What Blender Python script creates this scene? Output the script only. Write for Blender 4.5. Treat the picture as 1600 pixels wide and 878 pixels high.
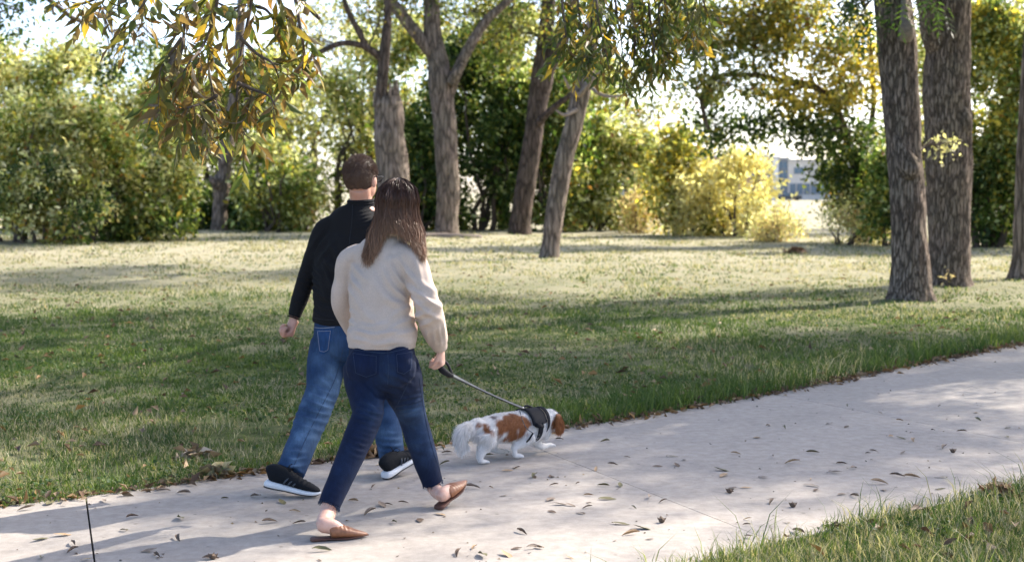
import bpy, math, random
import numpy as np
from mathutils import Vector, Matrix, noise as mnoise
from mathutils.bvhtree import BVHTree

for o in list(bpy.data.objects):
    bpy.data.objects.remove(o)
S = bpy.context.scene
COL = S.collection

# ---------------------------------------------------------------- camera
FPX, HORIZON, CAMZ = 2222.0, 300.0, 1.6          # focal length and horizon row for a 1600x878 frame
PITCH = math.atan((439 - HORIZON) / FPX)
cam = bpy.data.cameras.new('camera')
cam.sensor_width = 36.0
cam.lens = 36.0 * FPX / 1600.0
cam.clip_start, cam.clip_end = 0.1, 3000
cam.dof.use_dof = True
cam.dof.focus_distance = 7.3
cam.dof.aperture_fstop = 3.2
camo = bpy.data.objects.new('camera', cam)
camo.location = (0, 0, CAMZ)
camo.rotation_euler = (math.pi / 2 - PITCH, 0, 0)
COL.objects.link(camo)
S.camera = camo

# ---------------------------------------------------------------- sky and sun
SUN_EL = math.radians(37)
SUN_AZ = (0.80, 0.60)                              # horizontal direction towards the sun
world = bpy.data.worlds.new('World')
S.world = world
world.use_nodes = True
wn = world.node_tree.nodes
wl = world.node_tree.links
wn.clear()
sky = wn.new('ShaderNodeTexSky')
sky.sky_type = 'NISHITA'
sky.sun_disc = False
sky.sun_elevation = SUN_EL
sky.sun_rotation = math.atan2(SUN_AZ[0], SUN_AZ[1])
sky.air_density, sky.dust_density, sky.ozone_density = 0.6, 1.9, 0.45
bg = wn.new('ShaderNodeBackground')
bg.inputs['Strength'].default_value = 0.15
wo = wn.new('ShaderNodeOutputWorld')
wl.new(sky.outputs[0], bg.inputs[0])
wl.new(bg.outputs[0], wo.inputs[0])
sl = bpy.data.lights.new('sun', 'SUN')
sl.energy = 3.4
sl.angle = math.radians(0.6)
sl.color = (1.0, 0.92, 0.80)
so = bpy.data.objects.new('sun', sl)
sd = Vector((SUN_AZ[0] * math.cos(SUN_EL), SUN_AZ[1] * math.cos(SUN_EL), math.sin(SUN_EL)))
so.rotation_euler = (-sd).to_track_quat('-Z', 'Y').to_euler()
so.location = (20, 15, 30)
COL.objects.link(so)

S.view_settings.view_transform = 'Standard'
S.view_settings.look = 'None'
S.view_settings.exposure = 1.75
S.view_settings.gamma = 1.0
S.view_settings.use_curve_mapping = False
S.render.engine = 'CYCLES'
S.cycles.use_denoising = True
S.cycles.max_bounces = 7
S.cycles.diffuse_bounces = 3
S.cycles.transmission_bounces = 3
S.cycles.transparent_max_bounces = 4

# ---------------------------------------------------------------- projection helpers
_cp, _sp = math.cos(PITCH), math.sin(PITCH)
def W(px, py, depth):
    """the point seen at pixel (px, py) of a 1600x878 frame whose world Y is depth"""
    u, v = (px - 800) / FPX, (439 - py) / FPX
    ry, rz = _cp + v * _sp, -_sp + v * _cp
    t = depth / ry
    return Vector((u * t, depth, CAMZ + rz * t))
def G(px, py, z=0.0):
    """the ground point at a pixel"""
    u, v = (px - 800) / FPX, (439 - py) / FPX
    ry, rz = _cp + v * _sp, -_sp + v * _cp
    t = (z - CAMZ) / rz
    return Vector((u * t, ry * t, z))
def V(*a): return Vector(a)
RNG = np.random.default_rng(7)

# ---------------------------------------------------------------- object helpers
def tag(o, label=None, cat=None, group=None, kind=None):
    if label: o['label'] = label
    if cat: o['category'] = cat
    if group: o['group'] = group
    if kind: o['kind'] = kind
    return o
def empty(name, loc=(0, 0, 0), label=None, cat=None, group=None):
    o = bpy.data.objects.new(name, None)
    o.empty_display_size = 0.2
    o.location = loc
    COL.objects.link(o)
    return tag(o, label, cat, group)
def link(name, me, mats=None, parent=None):
    o = bpy.data.objects.new(name, me)
    COL.objects.link(o)
    if mats is not None:
        for m in (mats if isinstance(mats, (list, tuple)) else [mats]):
            if len(me.materials) < len(mats if isinstance(mats, (list, tuple)) else [mats]):
                me.materials.append(m)
    if parent is not None:
        o.parent = parent
        # things are Empties that are only translated; their parts sit at world identity
        if parent.parent is None: o.matrix_parent_inverse = Matrix.Translation(-Vector(parent.location))
    return o
def np_mesh(name, verts, faces, col=None, smooth=True, matidx=None):
    """faces: (m,k) array of equal face size, or list of such arrays"""
    me = bpy.data.meshes.new(name)
    verts = np.asarray(verts, dtype=np.float32)
    if isinstance(faces, np.ndarray): faces = [faces]
    faces = [np.asarray(f, dtype=np.int32) for f in faces if len(f)]
    me.vertices.add(len(verts))
    me.vertices.foreach_set('co', verts.ravel())
    nl = sum(f.size for f in faces); npoly = sum(len(f) for f in faces)
    me.loops.add(nl); me.polygons.add(npoly)
    me.loops.foreach_set('vertex_index', np.concatenate([f.ravel() for f in faces]))
    tot = np.concatenate([np.full(len(f), f.shape[1], dtype=np.int32) for f in faces])
    start = np.concatenate([[0], np.cumsum(tot)[:-1]]).astype(np.int32)
    me.polygons.foreach_set('loop_start', start)
    me.polygons.foreach_set('loop_total', tot)
    me.polygons.foreach_set('use_smooth', np.full(npoly, smooth, dtype=bool))
    if matidx is not None:
        me.polygons.foreach_set('material_index', np.asarray(matidx, dtype=np.int32))
    if col is not None:
        a = me.attributes.new('Col', 'FLOAT_COLOR', 'POINT')
        c = np.ones((len(verts), 4), dtype=np.float32); c[:, :3] = col
        a.data.foreach_set('color', c.ravel())
    me.update(calc_edges=True)
    return me
class MB:
    """collects shapes into one mesh"""
    def __init__(s): s.v = []; s.q = []; s.t = []; s.c = []; s.n = 0
    def add(s, v, q=None, t=None, c=None):
        v = np.asarray(v, dtype=np.float32).reshape(-1, 3)
        s.v.append(v)
        if q is not None and len(q): s.q.append(np.asarray(q, dtype=np.int32) + s.n)
        if t is not None and len(t): s.t.append(np.asarray(t, dtype=np.int32) + s.n)
        s.c.append(np.tile(np.asarray(c if c is not None else (1, 1, 1), dtype=np.float32), (len(v), 1)) if c is None or np.ndim(c) == 1 else np.asarray(c, dtype=np.float32))
        s.n += len(v)
    def arrays(s):
        v = np.concatenate(s.v); f = []
        if s.q: f.append(np.concatenate(s.q))
        if s.t: f.append(np.concatenate(s.t))
        return v, f, np.concatenate(s.c)
    def mesh(s, name, smooth=True, col=False):
        v, f, c = s.arrays()
        return np_mesh(name, v, f, c if col else None, smooth)
    def build(s, name, mat, parent=None, smooth=True, col=False):
        return link(name, s.mesh(name, smooth, col), mat, parent)
    def tube(s, pts, rad, n=8, c=None, cap=True, twist=0.0):
        P = np.array([tuple(p) for p in pts], dtype=float); m = len(P)
        R = np.broadcast_to(np.asarray(rad, dtype=float), (m,))
        T = np.gradient(P, axis=0); T /= np.linalg.norm(T, axis=1)[:, None] + 1e-9
        ref = np.array([0, 0, 1.0]) if abs(T[0, 2]) < 0.85 else np.array([1.0, 0, 0])
        A = np.empty_like(P)
        a = np.cross(T[0], ref); a /= np.linalg.norm(a)
        for i in range(m):
            a = a - T[i] * a.dot(T[i]); a /= np.linalg.norm(a) + 1e-9
            A[i] = a
        B = np.cross(T, A)
        ang = np.linspace(0, 2 * math.pi, n, endpoint=False) + twist
        v = P[:, None] + R[:, None, None] * (np.cos(ang)[None, :, None] * A[:, None] + np.sin(ang)[None, :, None] * B[:, None])
        v = v.reshape(-1, 3)
        i = np.arange(m - 1)[:, None] * n; j = np.arange(n)[None]; k = (j + 1) % n
        q = np.stack([i + j, i + k, i + n + k, i + n + j], -1).reshape(-1, 4)
        t = None
        if cap:
            v = np.vstack([v, P[0], P[-1]]); e = (m - 1) * n
            jj = np.arange(n); kk = (jj + 1) % n
            t = np.vstack([np.stack([np.full(n, m * n), kk, jj], -1), np.stack([np.full(n, m * n + 1), e + jj, e + kk], -1)])
        s.add(v, q, t, c)
    def box(s, lo, hi, c=None):
        x0, y0, z0 = lo; x1, y1, z1 = hi
        v = [(x0,y0,z0),(x1,y0,z0),(x1,y1,z0),(x0,y1,z0),(x0,y0,z1),(x1,y0,z1),(x1,y1,z1),(x0,y1,z1)]
        s.add(v, [(0,3,2,1),(4,5,6,7),(0,1,5,4),(1,2,6,5),(2,3,7,6),(3,0,4,7)], None, c)
    def ell(s, c, r, n=14, m=10, basis=None, col=None):
        th = np.linspace(0, math.pi, m); ph = np.linspace(0, 2 * math.pi, n, endpoint=False)
        x = np.sin(th)[:, None] * np.cos(ph); y = np.sin(th)[:, None] * np.sin(ph); z = np.cos(th)[:, None] * np.ones(n)
        v = np.stack([x * r[0], y * r[1], z * r[2]], -1).reshape(-1, 3)
        if basis is not None: v = v @ np.array(basis, dtype=float)
        v = v + np.array(tuple(c))
        i = np.arange(m - 1)[:, None] * n; j = np.arange(n)[None]; k = (j + 1) % n
        s.add(v, np.stack([i + j, i + n + j, i + n + k, i + k], -1).reshape(-1, 4), None, col)
def catmull(P, steps):
    P = np.asarray(P, dtype=float)
    Q = np.vstack([2 * P[0] - P[1], P, 2 * P[-1] - P[-2]])
    out = []
    for i in range(1, len(Q) - 2):
        p0, p1, p2, p3 = Q[i - 1], Q[i], Q[i + 1], Q[i + 2]
        for t in np.linspace(0, 1, steps, endpoint=False):
            out.append(0.5 * ((2 * p1) + (-p0 + p2) * t + (2 * p0 - 5 * p1 + 4 * p2 - p3) * t * t + (-p0 + 3 * p1 - 3 * p2 + p3) * t ** 3))
    out.append(P[-1])
    return np.array(out)
def loft(mb, secs, side, n=22, steps=5, ex=2.0):
    """secs: (centre, a along side, b across[, side]) -> closed smooth tube"""
    rows = np.array([list(s[0]) + [s[1], s[2]] + list(s[3] if len(s) > 3 else side) for s in secs], dtype=float)
    R = catmull(rows, steps)
    P = R[:, :3]; A = np.maximum(R[:, 3], 0.002); B = np.maximum(R[:, 4], 0.002); Sd = R[:, 5:8]
    T = np.gradient(P, axis=0); T /= np.linalg.norm(T, axis=1)[:, None] + 1e-9
    Sd = Sd - T * (Sd * T).sum(1)[:, None]; Sd /= np.linalg.norm(Sd, axis=1)[:, None]
    D = np.cross(T, Sd)
    ang = np.linspace(0, 2 * math.pi, n, endpoint=False)
    ca, sa = np.cos(ang), np.sin(ang)
    ca = np.sign(ca) * np.abs(ca) ** (2 / ex); sa = np.sign(sa) * np.abs(sa) ** (2 / ex)
    v = P[:, None] + A[:, None, None] * ca[None, :, None] * Sd[:, None] + B[:, None, None] * sa[None, :, None] * D[:, None]
    m = len(P); v = v.reshape(-1, 3)
    i = np.arange(m - 1)[:, None] * n; j = np.arange(n)[None]; k = (j + 1) % n
    q = np.stack([i + j, i + k, i + n + k, i + n + j], -1).reshape(-1, 4)
    v = np.vstack([v, P[0], P[-1]]); e = (m - 1) * n; jj = np.arange(n); kk = (jj + 1) % n
    t = np.vstack([np.stack([np.full(n, m * n), kk, jj], -1), np.stack([np.full(n, m * n + 1), e + jj, e + kk], -1)])
    mb.add(v, q, t)
def remesh(mb, voxel, smooth=4, fac=0.5, dec=None):
    """one continuous skin round everything in mb -> (verts, quads, normals)"""
    me = mb.mesh('tmp'); o = bpy.data.objects.new('tmp', me); COL.objects.link(o)
    m = o.modifiers.new('r', 'REMESH'); m.mode = 'VOXEL'; m.voxel_size = voxel; m.adaptivity = 0
    if smooth:
        m2 = o.modifiers.new('s', 'SMOOTH'); m2.factor = fac; m2.iterations = smooth
    if dec:
        m3 = o.modifiers.new('d', 'DECIMATE'); m3.ratio = dec
    dg = bpy.context.evaluated_depsgraph_get(); dg.update()
    ev = bpy.data.meshes.new_from_object(o.evaluated_get(dg))
    nv = len(ev.vertices); v = np.empty(nv * 3, dtype=np.float32); ev.vertices.foreach_get('co', v)
    nn = np.empty(nv * 3, dtype=np.float32); ev.vertices.foreach_get('normal', nn)
    npoly = len(ev.polygons); lt = np.empty(npoly, dtype=np.int32); ev.polygons.foreach_get('loop_total', lt)
    li = np.empty(len(ev.loops), dtype=np.int32); ev.loops.foreach_get('vertex_index', li)
    faces = []
    ls = np.concatenate([[0], np.cumsum(lt)[:-1]])
    for k in (3, 4):
        idx = ls[lt == k]
        if len(idx): faces.append(li[idx[:, None] + np.arange(k)])
    bpy.data.objects.remove(o); bpy.data.meshes.remove(me); bpy.data.meshes.remove(ev)
    return v.reshape(-1, 3).astype(float), faces, nn.reshape(-1, 3).astype(float)
def noise_at(P, scale, seed=0.0):
    off = Vector((seed * 17.3, seed * 5.1, seed * 9.7))
    return np.array([mnoise.noise(Vector(p) * scale + off) for p in P])
def vnoise(P, scale, seed=0):
    """fast value noise, vectorised"""
    P = np.asarray(P, dtype=float) * scale + seed * 13.37
    i = np.floor(P).astype(np.int64); f = P - i; f = f * f * (3 - 2 * f)
    def h(ix):
        n = np.zeros(len(ix), dtype=np.uint64)
        for k, pr in zip(range(ix.shape[1]), (73856093, 19349663, 83492791)):
            n ^= (ix[:, k].astype(np.int64) * pr).astype(np.uint64)
        n = (n ^ (n >> np.uint64(13))) * np.uint64(1274126177)
        n = n ^ (n >> np.uint64(16))
        return (n & np.uint64(0xFFFF)).astype(float) / 65535.0
    d = P.shape[1]; out = np.zeros(len(P))
    for c in range(2 ** d):
        bits = np.array([(c >> k) & 1 for k in range(d)])
        w = np.prod(np.where(bits, f, 1 - f), axis=1)
        out += w * h(i + bits)
    return out
def unit(a):
    a = np.asarray(a, dtype=float)
    return a / (np.linalg.norm(a, axis=-1, keepdims=True) + 1e-9)

# ---------------------------------------------------------------- materials
class NT:
    def __init__(s, name):
        s.m = bpy.data.materials.new(name); s.m.use_nodes = True
        s.nt = s.m.node_tree; s.nt.nodes.clear()
        s.out = s.nt.nodes.new('ShaderNodeOutputMaterial')
    def n(s, typ, props=None, **inp):
        nd = s.nt.nodes.new('ShaderNode' + typ)
        for k, v in (props or {}).items(): setattr(nd, k, v)
        for k, v in inp.items():
            key = k.replace('_', ' ')
            sock = nd.inputs[key] if key in nd.inputs else nd.inputs[int(k[1:])]
            s.set(sock, v)
        return nd
    def set(s, sock, v):
        if hasattr(v, 'outputs'): v = v.outputs[0]
        if isinstance(v, bpy.types.NodeSocket): s.nt.links.new(v, sock)
        else: sock.default_value = v
    def coord(s, which='Object', scale=(1, 1, 1)):
        tc = s.n('TexCoord'); mp = s.n('Mapping', Vector=tc.outputs[which]); mp.inputs['Scale'].default_value = scale
        return mp
    def noise(s, scale, detail=4, vec=None, rough=0.55):
        nd = s.n('TexNoise', Scale=scale, Detail=detail, Roughness=rough)
        if vec is not None: s.set(nd.inputs['Vector'], vec)
        return nd
    def ramp(s, fac, stops):
        r = s.n('ValToRGB', Fac=fac); e = r.color_ramp.elements
        while len(e) < len(stops): e.new(0.5)
        for el, (p, c) in zip(e, stops):
            el.position = p; el.color = (*c, 1) if len(c) == 3 else c
        return r
    def mix(s, fac, a, b, mode='MIX'):
        nd = s.nt.nodes.new('ShaderNodeMix'); nd.data_type = 'RGBA'; nd.blend_type = mode
        for sock, v in ((nd.inputs[0], fac), (nd.inputs[6], a), (nd.inputs[7], b)):
            if isinstance(v, tuple) and len(v) == 3: v = (*v, 1)
            s.set(sock, v)
        return nd.outputs[2]
    def bump(s, h, strength=0.3, dist=0.01, normal=None):
        b = s.n('Bump', Height=h, Strength=strength, Distance=dist)
        if normal is not None: s.set(b.inputs['Normal'], normal)
        return b
    def pbr(s, color, rough=0.7, spec=0.3, normal=None, **kw):
        if isinstance(color, tuple) and len(color) == 3: color = (*color, 1)
        p = s.n('BsdfPrincipled', Roughness=rough)
        s.set(p.inputs['Base Color'], color)
        p.inputs['Specular IOR Level'].default_value = spec
        if normal is not None: s.set(p.inputs['Normal'], normal)
        for k, v in kw.items(): s.set(p.inputs[k.replace('_', ' ')], v)
        return p
    def done(s, sh):
        s.set(s.out.inputs['Surface'], sh); return s.m
def attr(t, name='Col'):
    a = t.n('Attribute', {'attribute_name': name}); return a.outputs['Color']

def m_plain(name, col, rough=0.6, spec=0.3, nscale=30, var=0.25, bump=0.1, **kw):
    t = NT(name); c = t.coord()
    n = t.noise(nscale, 4, c)
    dark = tuple(x * (1 - var) for x in col); light = tuple(min(1, x * (1 + var)) for x in col)
    r = t.ramp(n.outputs[0], [(0.3, dark), (0.7, light)])
    return t.done(t.pbr(r, rough, spec, t.bump(n.outputs[0], bump, 0.004), **kw))
def m_leaf(name, trans=0.58, rough=0.42, tint=(1.12, 1.18, 0.72), spec=0.35):
    t = NT(name); a = attr(t)
    p = t.pbr(a, rough, spec)
    tc = t.mix(1.0, a, tint, 'MULTIPLY')
    tr = t.n('BsdfTranslucent', Color=tc)
    return t.done(t.n('MixShader', i0=trans, i1=p, i2=tr))
def m_bark(name, base, scale=1.0):
    t = NT(name); c = t.coord('Object', (1, 1, 0.16))
    n1 = t.noise(22 * scale, 6, c, 0.65); n2 = t.noise(2.0, 3, t.coord())
    v = t.n('TexVoronoi', {'feature': 'DISTANCE_TO_EDGE'}, Scale=9 * scale); t.set(v.inputs['Vector'], t.mix(0.06, c.outputs[0], n1.outputs[1]))
    crack = t.ramp(v.outputs[0], [(0.0, (0.0,) * 3), (0.16, (1, 1, 1))])
    d = tuple(x * 0.30 for x in base); l = tuple(x * 1.75 for x in base)
    r = t.ramp(n1.outputs[0], [(0.28, d), (0.52, base), (0.75, l)])
    r2 = t.mix(t.ramp(n2.outputs[0], [(0.4, (0,) * 3), (0.65, (0.55,) * 3)]), r.outputs[0], (base[0] * 0.9, base[1] * 1.0, base[2] * 0.95), 'MIX')
    r3 = t.mix(0.6, r2, crack.outputs[0], 'MULTIPLY')
    h = t.mix(0.5, n1.outputs[0], crack.outputs[0])
    return t.done(t.pbr(r3, 0.9, 0.15, t.bump(h, 1.0, 0.06)))
M = {}
M['bark'] = m_bark('bark_grey', (0.245, 0.19, 0.155))
M['bark_dark'] = m_bark('bark_dark', (0.13, 0.095, 0.078))
M['bark_near'] = m_bark('bark_ridged', (0.275, 0.208, 0.165), 2.6)
M['twig'] = m_plain('twig_bark', (0.10, 0.078, 0.062), 0.85, 0.15, 40)
M['dead_wood'] = m_plain('dead_wood', (0.24, 0.195, 0.16), 0.85, 0.15, 25)
M['leaf'] = m_leaf('leaf')
M['leaf_dry'] = m_leaf('dry_leaf', 0.18, 0.6, (1.1, 1.0, 0.8), 0.25)
M['grass'] = m_leaf('grass_blade', 0.38, 0.55, (1.15, 1.15, 0.6), 0.25)
# ================================================================ ground, path, far field
far_px = [(0, 785), (145, 777), (250, 759), (422, 733), (690, 692), (870, 671), (965, 656), (1100, 636), (1275, 602), (1450, 566), (1570, 541)]
fe = [np.array(G(*p)[:2]) for p in far_px]
fe = [np.array(G(0, 785)[:2]) - np.array((0.80, 0.60)) * k for k in (14, 9, 5, 2)] + fe
tl = fe[-1] - fe[-4]; tl /= np.linalg.norm(tl)
fe += [fe[-1] + tl * k + np.array((-tl[1], tl[0])) * (-0.004 * k * k) for k in (4, 9, 16, 26)]
fe = np.array(fe)
for _ in range(2):                                    # relax the traced points into a smooth sweep
    fe[1:-1] = 0.25 * fe[:-2] + 0.5 * fe[1:-1] + 0.25 * fe[2:]
EDGE = catmull(fe, 3)
PW = 3.0
seg = np.diff(EDGE, axis=0); slen = np.linalg.norm(seg, axis=1); arc = np.concatenate([[0], np.cumsum(slen)])
def edge_at(s):
    i = int(np.clip(np.searchsorted(arc, s) - 1, 0, len(seg) - 1))
    f = (s - arc[i]) / slen[i]
    p = EDGE[i] + seg[i] * f
    t0 = seg[max(i - 1, 0)] / slen[max(i - 1, 0)]; t1 = seg[min(i + 1, len(seg) - 1)] / slen[min(i + 1, len(seg) - 1)]
    t = t0 * (1 - f) + t1 * f; t /= np.linalg.norm(t)
    return p, np.array((t[1], -t[0]))                 # point on the far edge, normal across the path
def path_coord(P):
    """(arc length, offset across: 0 at the far edge, 3 at the near edge) of 2-D points"""
    P = np.asarray(P, dtype=float); best = np.full(len(P), 1e9); sv = np.zeros(len(P)); vv = np.zeros(len(P))
    for i in range(len(seg)):
        t = seg[i] / slen[i]; d = P - EDGE[i]
        u = np.clip(d @ t, 0, slen[i]); c = EDGE[i] + u[:, None] * t
        dd = np.linalg.norm(P - c, axis=1)
        sg = np.where((d @ np.array((t[1], -t[0]))) > 0, 1.0, -1.0)
        k = dd < best
        best[k] = dd[k]; sv[k] = arc[i] + u[k]; vv[k] = dd[k] * sg[k]
    return sv, vv
def ground_z(P, v=None):
    P = np.asarray(P, dtype=float)
    if v is None: _, v = path_coord(P)
    out = np.maximum(np.maximum(-v, v - PW), 0)       # distance from the path
    inside = (v > 0.14) & (v < PW - 0.14)
    n = vnoise(P, 0.9, 1) * 0.05 + vnoise(P, 3.1, 2) * 0.025 + vnoise(P, 0.25, 3) * 0.10 - 0.085
    ramp = np.clip(out / 1.5, 0, 1)
    z = -0.006 + ramp * (0.02 + n) + np.clip((out - 6) / 25, 0, 1) * vnoise(P, 0.08, 5) * 0.25
    z = np.where(inside, -0.07, z)
    return z

def graded(a, b, fine, lim0, lim1):
    mid = np.arange(a, b + 1e-6, fine); r = [mid]
    x, st = b, fine; hi = []
    while x < lim1: st *= 1.18; x += st; hi.append(x)
    x, st = a, fine; lo = []
    while x > lim0: st *= 1.18; x -= st; lo.append(x)
    return np.concatenate([lo[::-1], mid, hi])
gx = graded(-6, 11, 0.11, -900, 900); gy = graded(3, 17, 0.11, -60, 1500)
X, Y = np.meshgrid(gx, gy); P2 = np.stack([X.ravel(), Y.ravel()], 1)
gz = ground_z(P2); nx, ny = len(gx), len(gy)
i = np.arange(ny - 1)[:, None] * nx; j = np.arange(nx - 1)[None]
gq = np.stack([i + j, i + j + 1, i + nx + j + 1, i + nx + j], -1).reshape(-1, 4)
t = NT('lawn_soil'); c = t.coord('Object')
n1 = t.noise(0.35, 5, c); n2 = t.noise(5.0, 6, c, 0.7); n3 = t.noise(45.0, 4, c, 0.7)
g1 = t.ramp(n2.outputs[0], [(0.30, (0.035, 0.055, 0.015)), (0.5, (0.075, 0.10, 0.03)), (0.72, (0.20, 0.18, 0.085))])
g2 = t.mix(t.ramp(n1.outputs[0], [(0.38, (0,) * 3), (0.68, (0.7,) * 3)]), g1.outputs[0], (0.34, 0.31, 0.20))
g3 = t.mix(0.55, g2, t.ramp(n3.outputs[0], [(0.3, (0.35,) * 3), (0.7, (1.35,) * 3)]), 'MULTIPLY')
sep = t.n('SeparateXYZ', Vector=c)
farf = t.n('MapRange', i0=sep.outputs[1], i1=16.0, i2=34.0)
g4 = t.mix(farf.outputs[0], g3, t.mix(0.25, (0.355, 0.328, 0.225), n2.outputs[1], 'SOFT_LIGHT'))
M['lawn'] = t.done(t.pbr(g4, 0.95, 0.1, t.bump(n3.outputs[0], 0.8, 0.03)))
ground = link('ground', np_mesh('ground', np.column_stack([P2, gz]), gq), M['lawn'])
tag(ground, 'grassy park lawn running back to the tree line', 'lawn', kind='structure')

# concrete path: a bed with one slab object between each pair of joints
t = NT('concrete'); c = t.coord('Object')
a1 = t.noise(1.3, 6, c, 0.65); a2 = t.noise(14, 7, c, 0.7); a3 = t.noise(260, 3, c, 0.7)
b1 = t.ramp(a1.outputs[0], [(0.3, (0.322, 0.293, 0.264)), (0.7, (0.390, 0.352, 0.315))])
b2 = t.mix(0.6, b1.outputs[0], t.ramp(a2.outputs[0], [(0.3, (0.60, 0.58, 0.56)), (0.62, (1.08,) * 3)]), 'MULTIPLY')
b3 = t.mix(0.45, b2, t.ramp(a3.outputs[0], [(0.32, (0.62,) * 3), (0.6, (1.1,) * 3)]), 'MULTIPLY')
vo = t.n('TexVoronoi', Scale=5.5, Randomness=1.0); t.set(vo.inputs['Vector'], c)
spot = t.ramp(vo.outputs[0], [(0.035, (0.45, 0.42, 0.40)), (0.075, (1, 1, 1))])
b4 = t.mix(0.75, b3, spot.outputs[0], 'MULTIPLY')
bn = t.bump(a3.outputs[0], 0.35, 0.003, t.bump(a2.outputs[0], 0.25, 0.01))
M['concrete'] = t.done(t.pbr(b4, 0.85, 0.25, bn))
M['joint'] = m_plain('joint_dirt', (0.035, 0.03, 0.026), 0.95, 0.1, 60)
bed = MB(); L, R = [], []
for s in np.linspace(0.3, arc[-1] - 0.3, 90):
    p, n = edge_at(s); L.append(p + n * 0.02); R.append(p + n * (PW - 0.02))
bv = [(x, y, z) for z in (-0.03, -0.12) for row in (L, R) for x, y in row]; m = 90
bq = []
for k in range(m - 1):
    bq += [(k, m + k, m + k + 1, k + 1), (2 * m + k, 2 * m + k + 1, 3 * m + k + 1, 3 * m + k),
           (k, k + 1, 2 * m + k + 1, 2 * m + k), (m + k, 3 * m + k, 3 * m + k + 1, m + k + 1)]
bed.add(bv, bq)
path = bed.build('path', M['joint'], smooth=False)
tag(path, 'pale concrete footpath curving past the grass', 'path', kind='structure')
s1 = path_coord([np.array(G(145, 779)[:2])])[0][0]
s2 = path_coord([np.array(G(838, 690)[:2])])[0][0]
step = s2 - s1
joints = [s1 + step * k for k in range(-3, 9)]
joints = [j for j in joints if 1.6 < j < arc[-1] - 0.6]
def skew(v): return 0.0
for k in range(len(joints) - 1):
    gap = 0.0048 if abs(joints[k] - s1) < 0.1 else 0.0024
    gap2 = 0.0048 if abs(joints[k + 1] - s1) < 0.1 else 0.0024
    a, b = joints[k] + gap, joints[k + 1] - gap2
    nu, nvv = 12, 10
    mb = MB(); top = []
    for iu in range(nu + 1):
        for iv in range(nvv + 1):                         # the joints run askew across the path
            s_ = a + (b - a) * iu / nu; p, _ = edge_at(s_); p1_, n = edge_at(s_ - 0.297 * PW)
            q = p + (p1_ + n * PW - p) * (iv / nvv); top.append((q[0], q[1], 0.0))
    top = np.array(top); ed = np.minimum.reduce([np.repeat(np.arange(nu + 1), nvv + 1), nu - np.repeat(np.arange(nu + 1), nvv + 1),
                                                 np.tile(np.arange(nvv + 1), nu + 1), nvv - np.tile(np.arange(nvv + 1), nu + 1)])
    top[:, 2] = np.where(ed == 0, -0.004, 0.0)
    low = top.copy(); low[:, 2] = -0.028
    w = nvv + 1; N = len(top); q = []
    for iu in range(nu):
        for iv in range(nvv):
            q.append((iu * w + iv, iu * w + iv + 1, (iu + 1) * w + iv + 1, (iu + 1) * w + iv)[::-1])
    for iv in range(nvv):
        q += [(iv, iv + 1, N + iv + 1, N + iv), (nu * w + iv, N + nu * w + iv, N + nu * w + iv + 1, nu * w + iv + 1)]
    for iu in range(nu):
        q += [(iu * w, N + iu * w, N + (iu + 1) * w, (iu + 1) * w), (iu * w + nvv, (iu + 1) * w + nvv, N + (iu + 1) * w + nvv, N + iu * w + nvv)]
    mb.add(np.vstack([top, low]), q)
    mb.build('slab', M['concrete'], path, smooth=False)
# ================================================================ vegetation
LEAF_V = np.array([(0, 0, 0), (0.40, 0.27, 0.06), (1, 0, -0.06), (0.40, -0.27, 0.06)], dtype=float)
LEAF_F = np.array([(0, 1, 2), (0, 2, 3)])
_pv, _pf = [], []
for k in range(7):                                    # a pinnate leaf of seven leaflets along a rachis
    x = 0.2 + 0.27 * (k // 2) if k < 6 else 0.95
    sd = 0 if k == 6 else (1 if k % 2 else -1)
    d = unit((0.55, 0.83 * sd, -0.35)) if sd else unit((1, 0, -0.4))
    nrm = np.array((0, 0, 1.0)); la = unit(np.cross(nrm, d)); ln = 0.42
    b = np.array((x, 0, -0.25 * x * x))
    _pf += [(len(_pv), len(_pv) + 1, len(_pv) + 2), (len(_pv), len(_pv) + 2, len(_pv) + 3)]
    _pv += [b, b + d * ln * 0.4 + la * ln * 0.13, b + d * ln, b + d * ln * 0.4 - la * ln * 0.13]
PIN_V, PIN_F = np.array(_pv), np.array(_pf)

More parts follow.
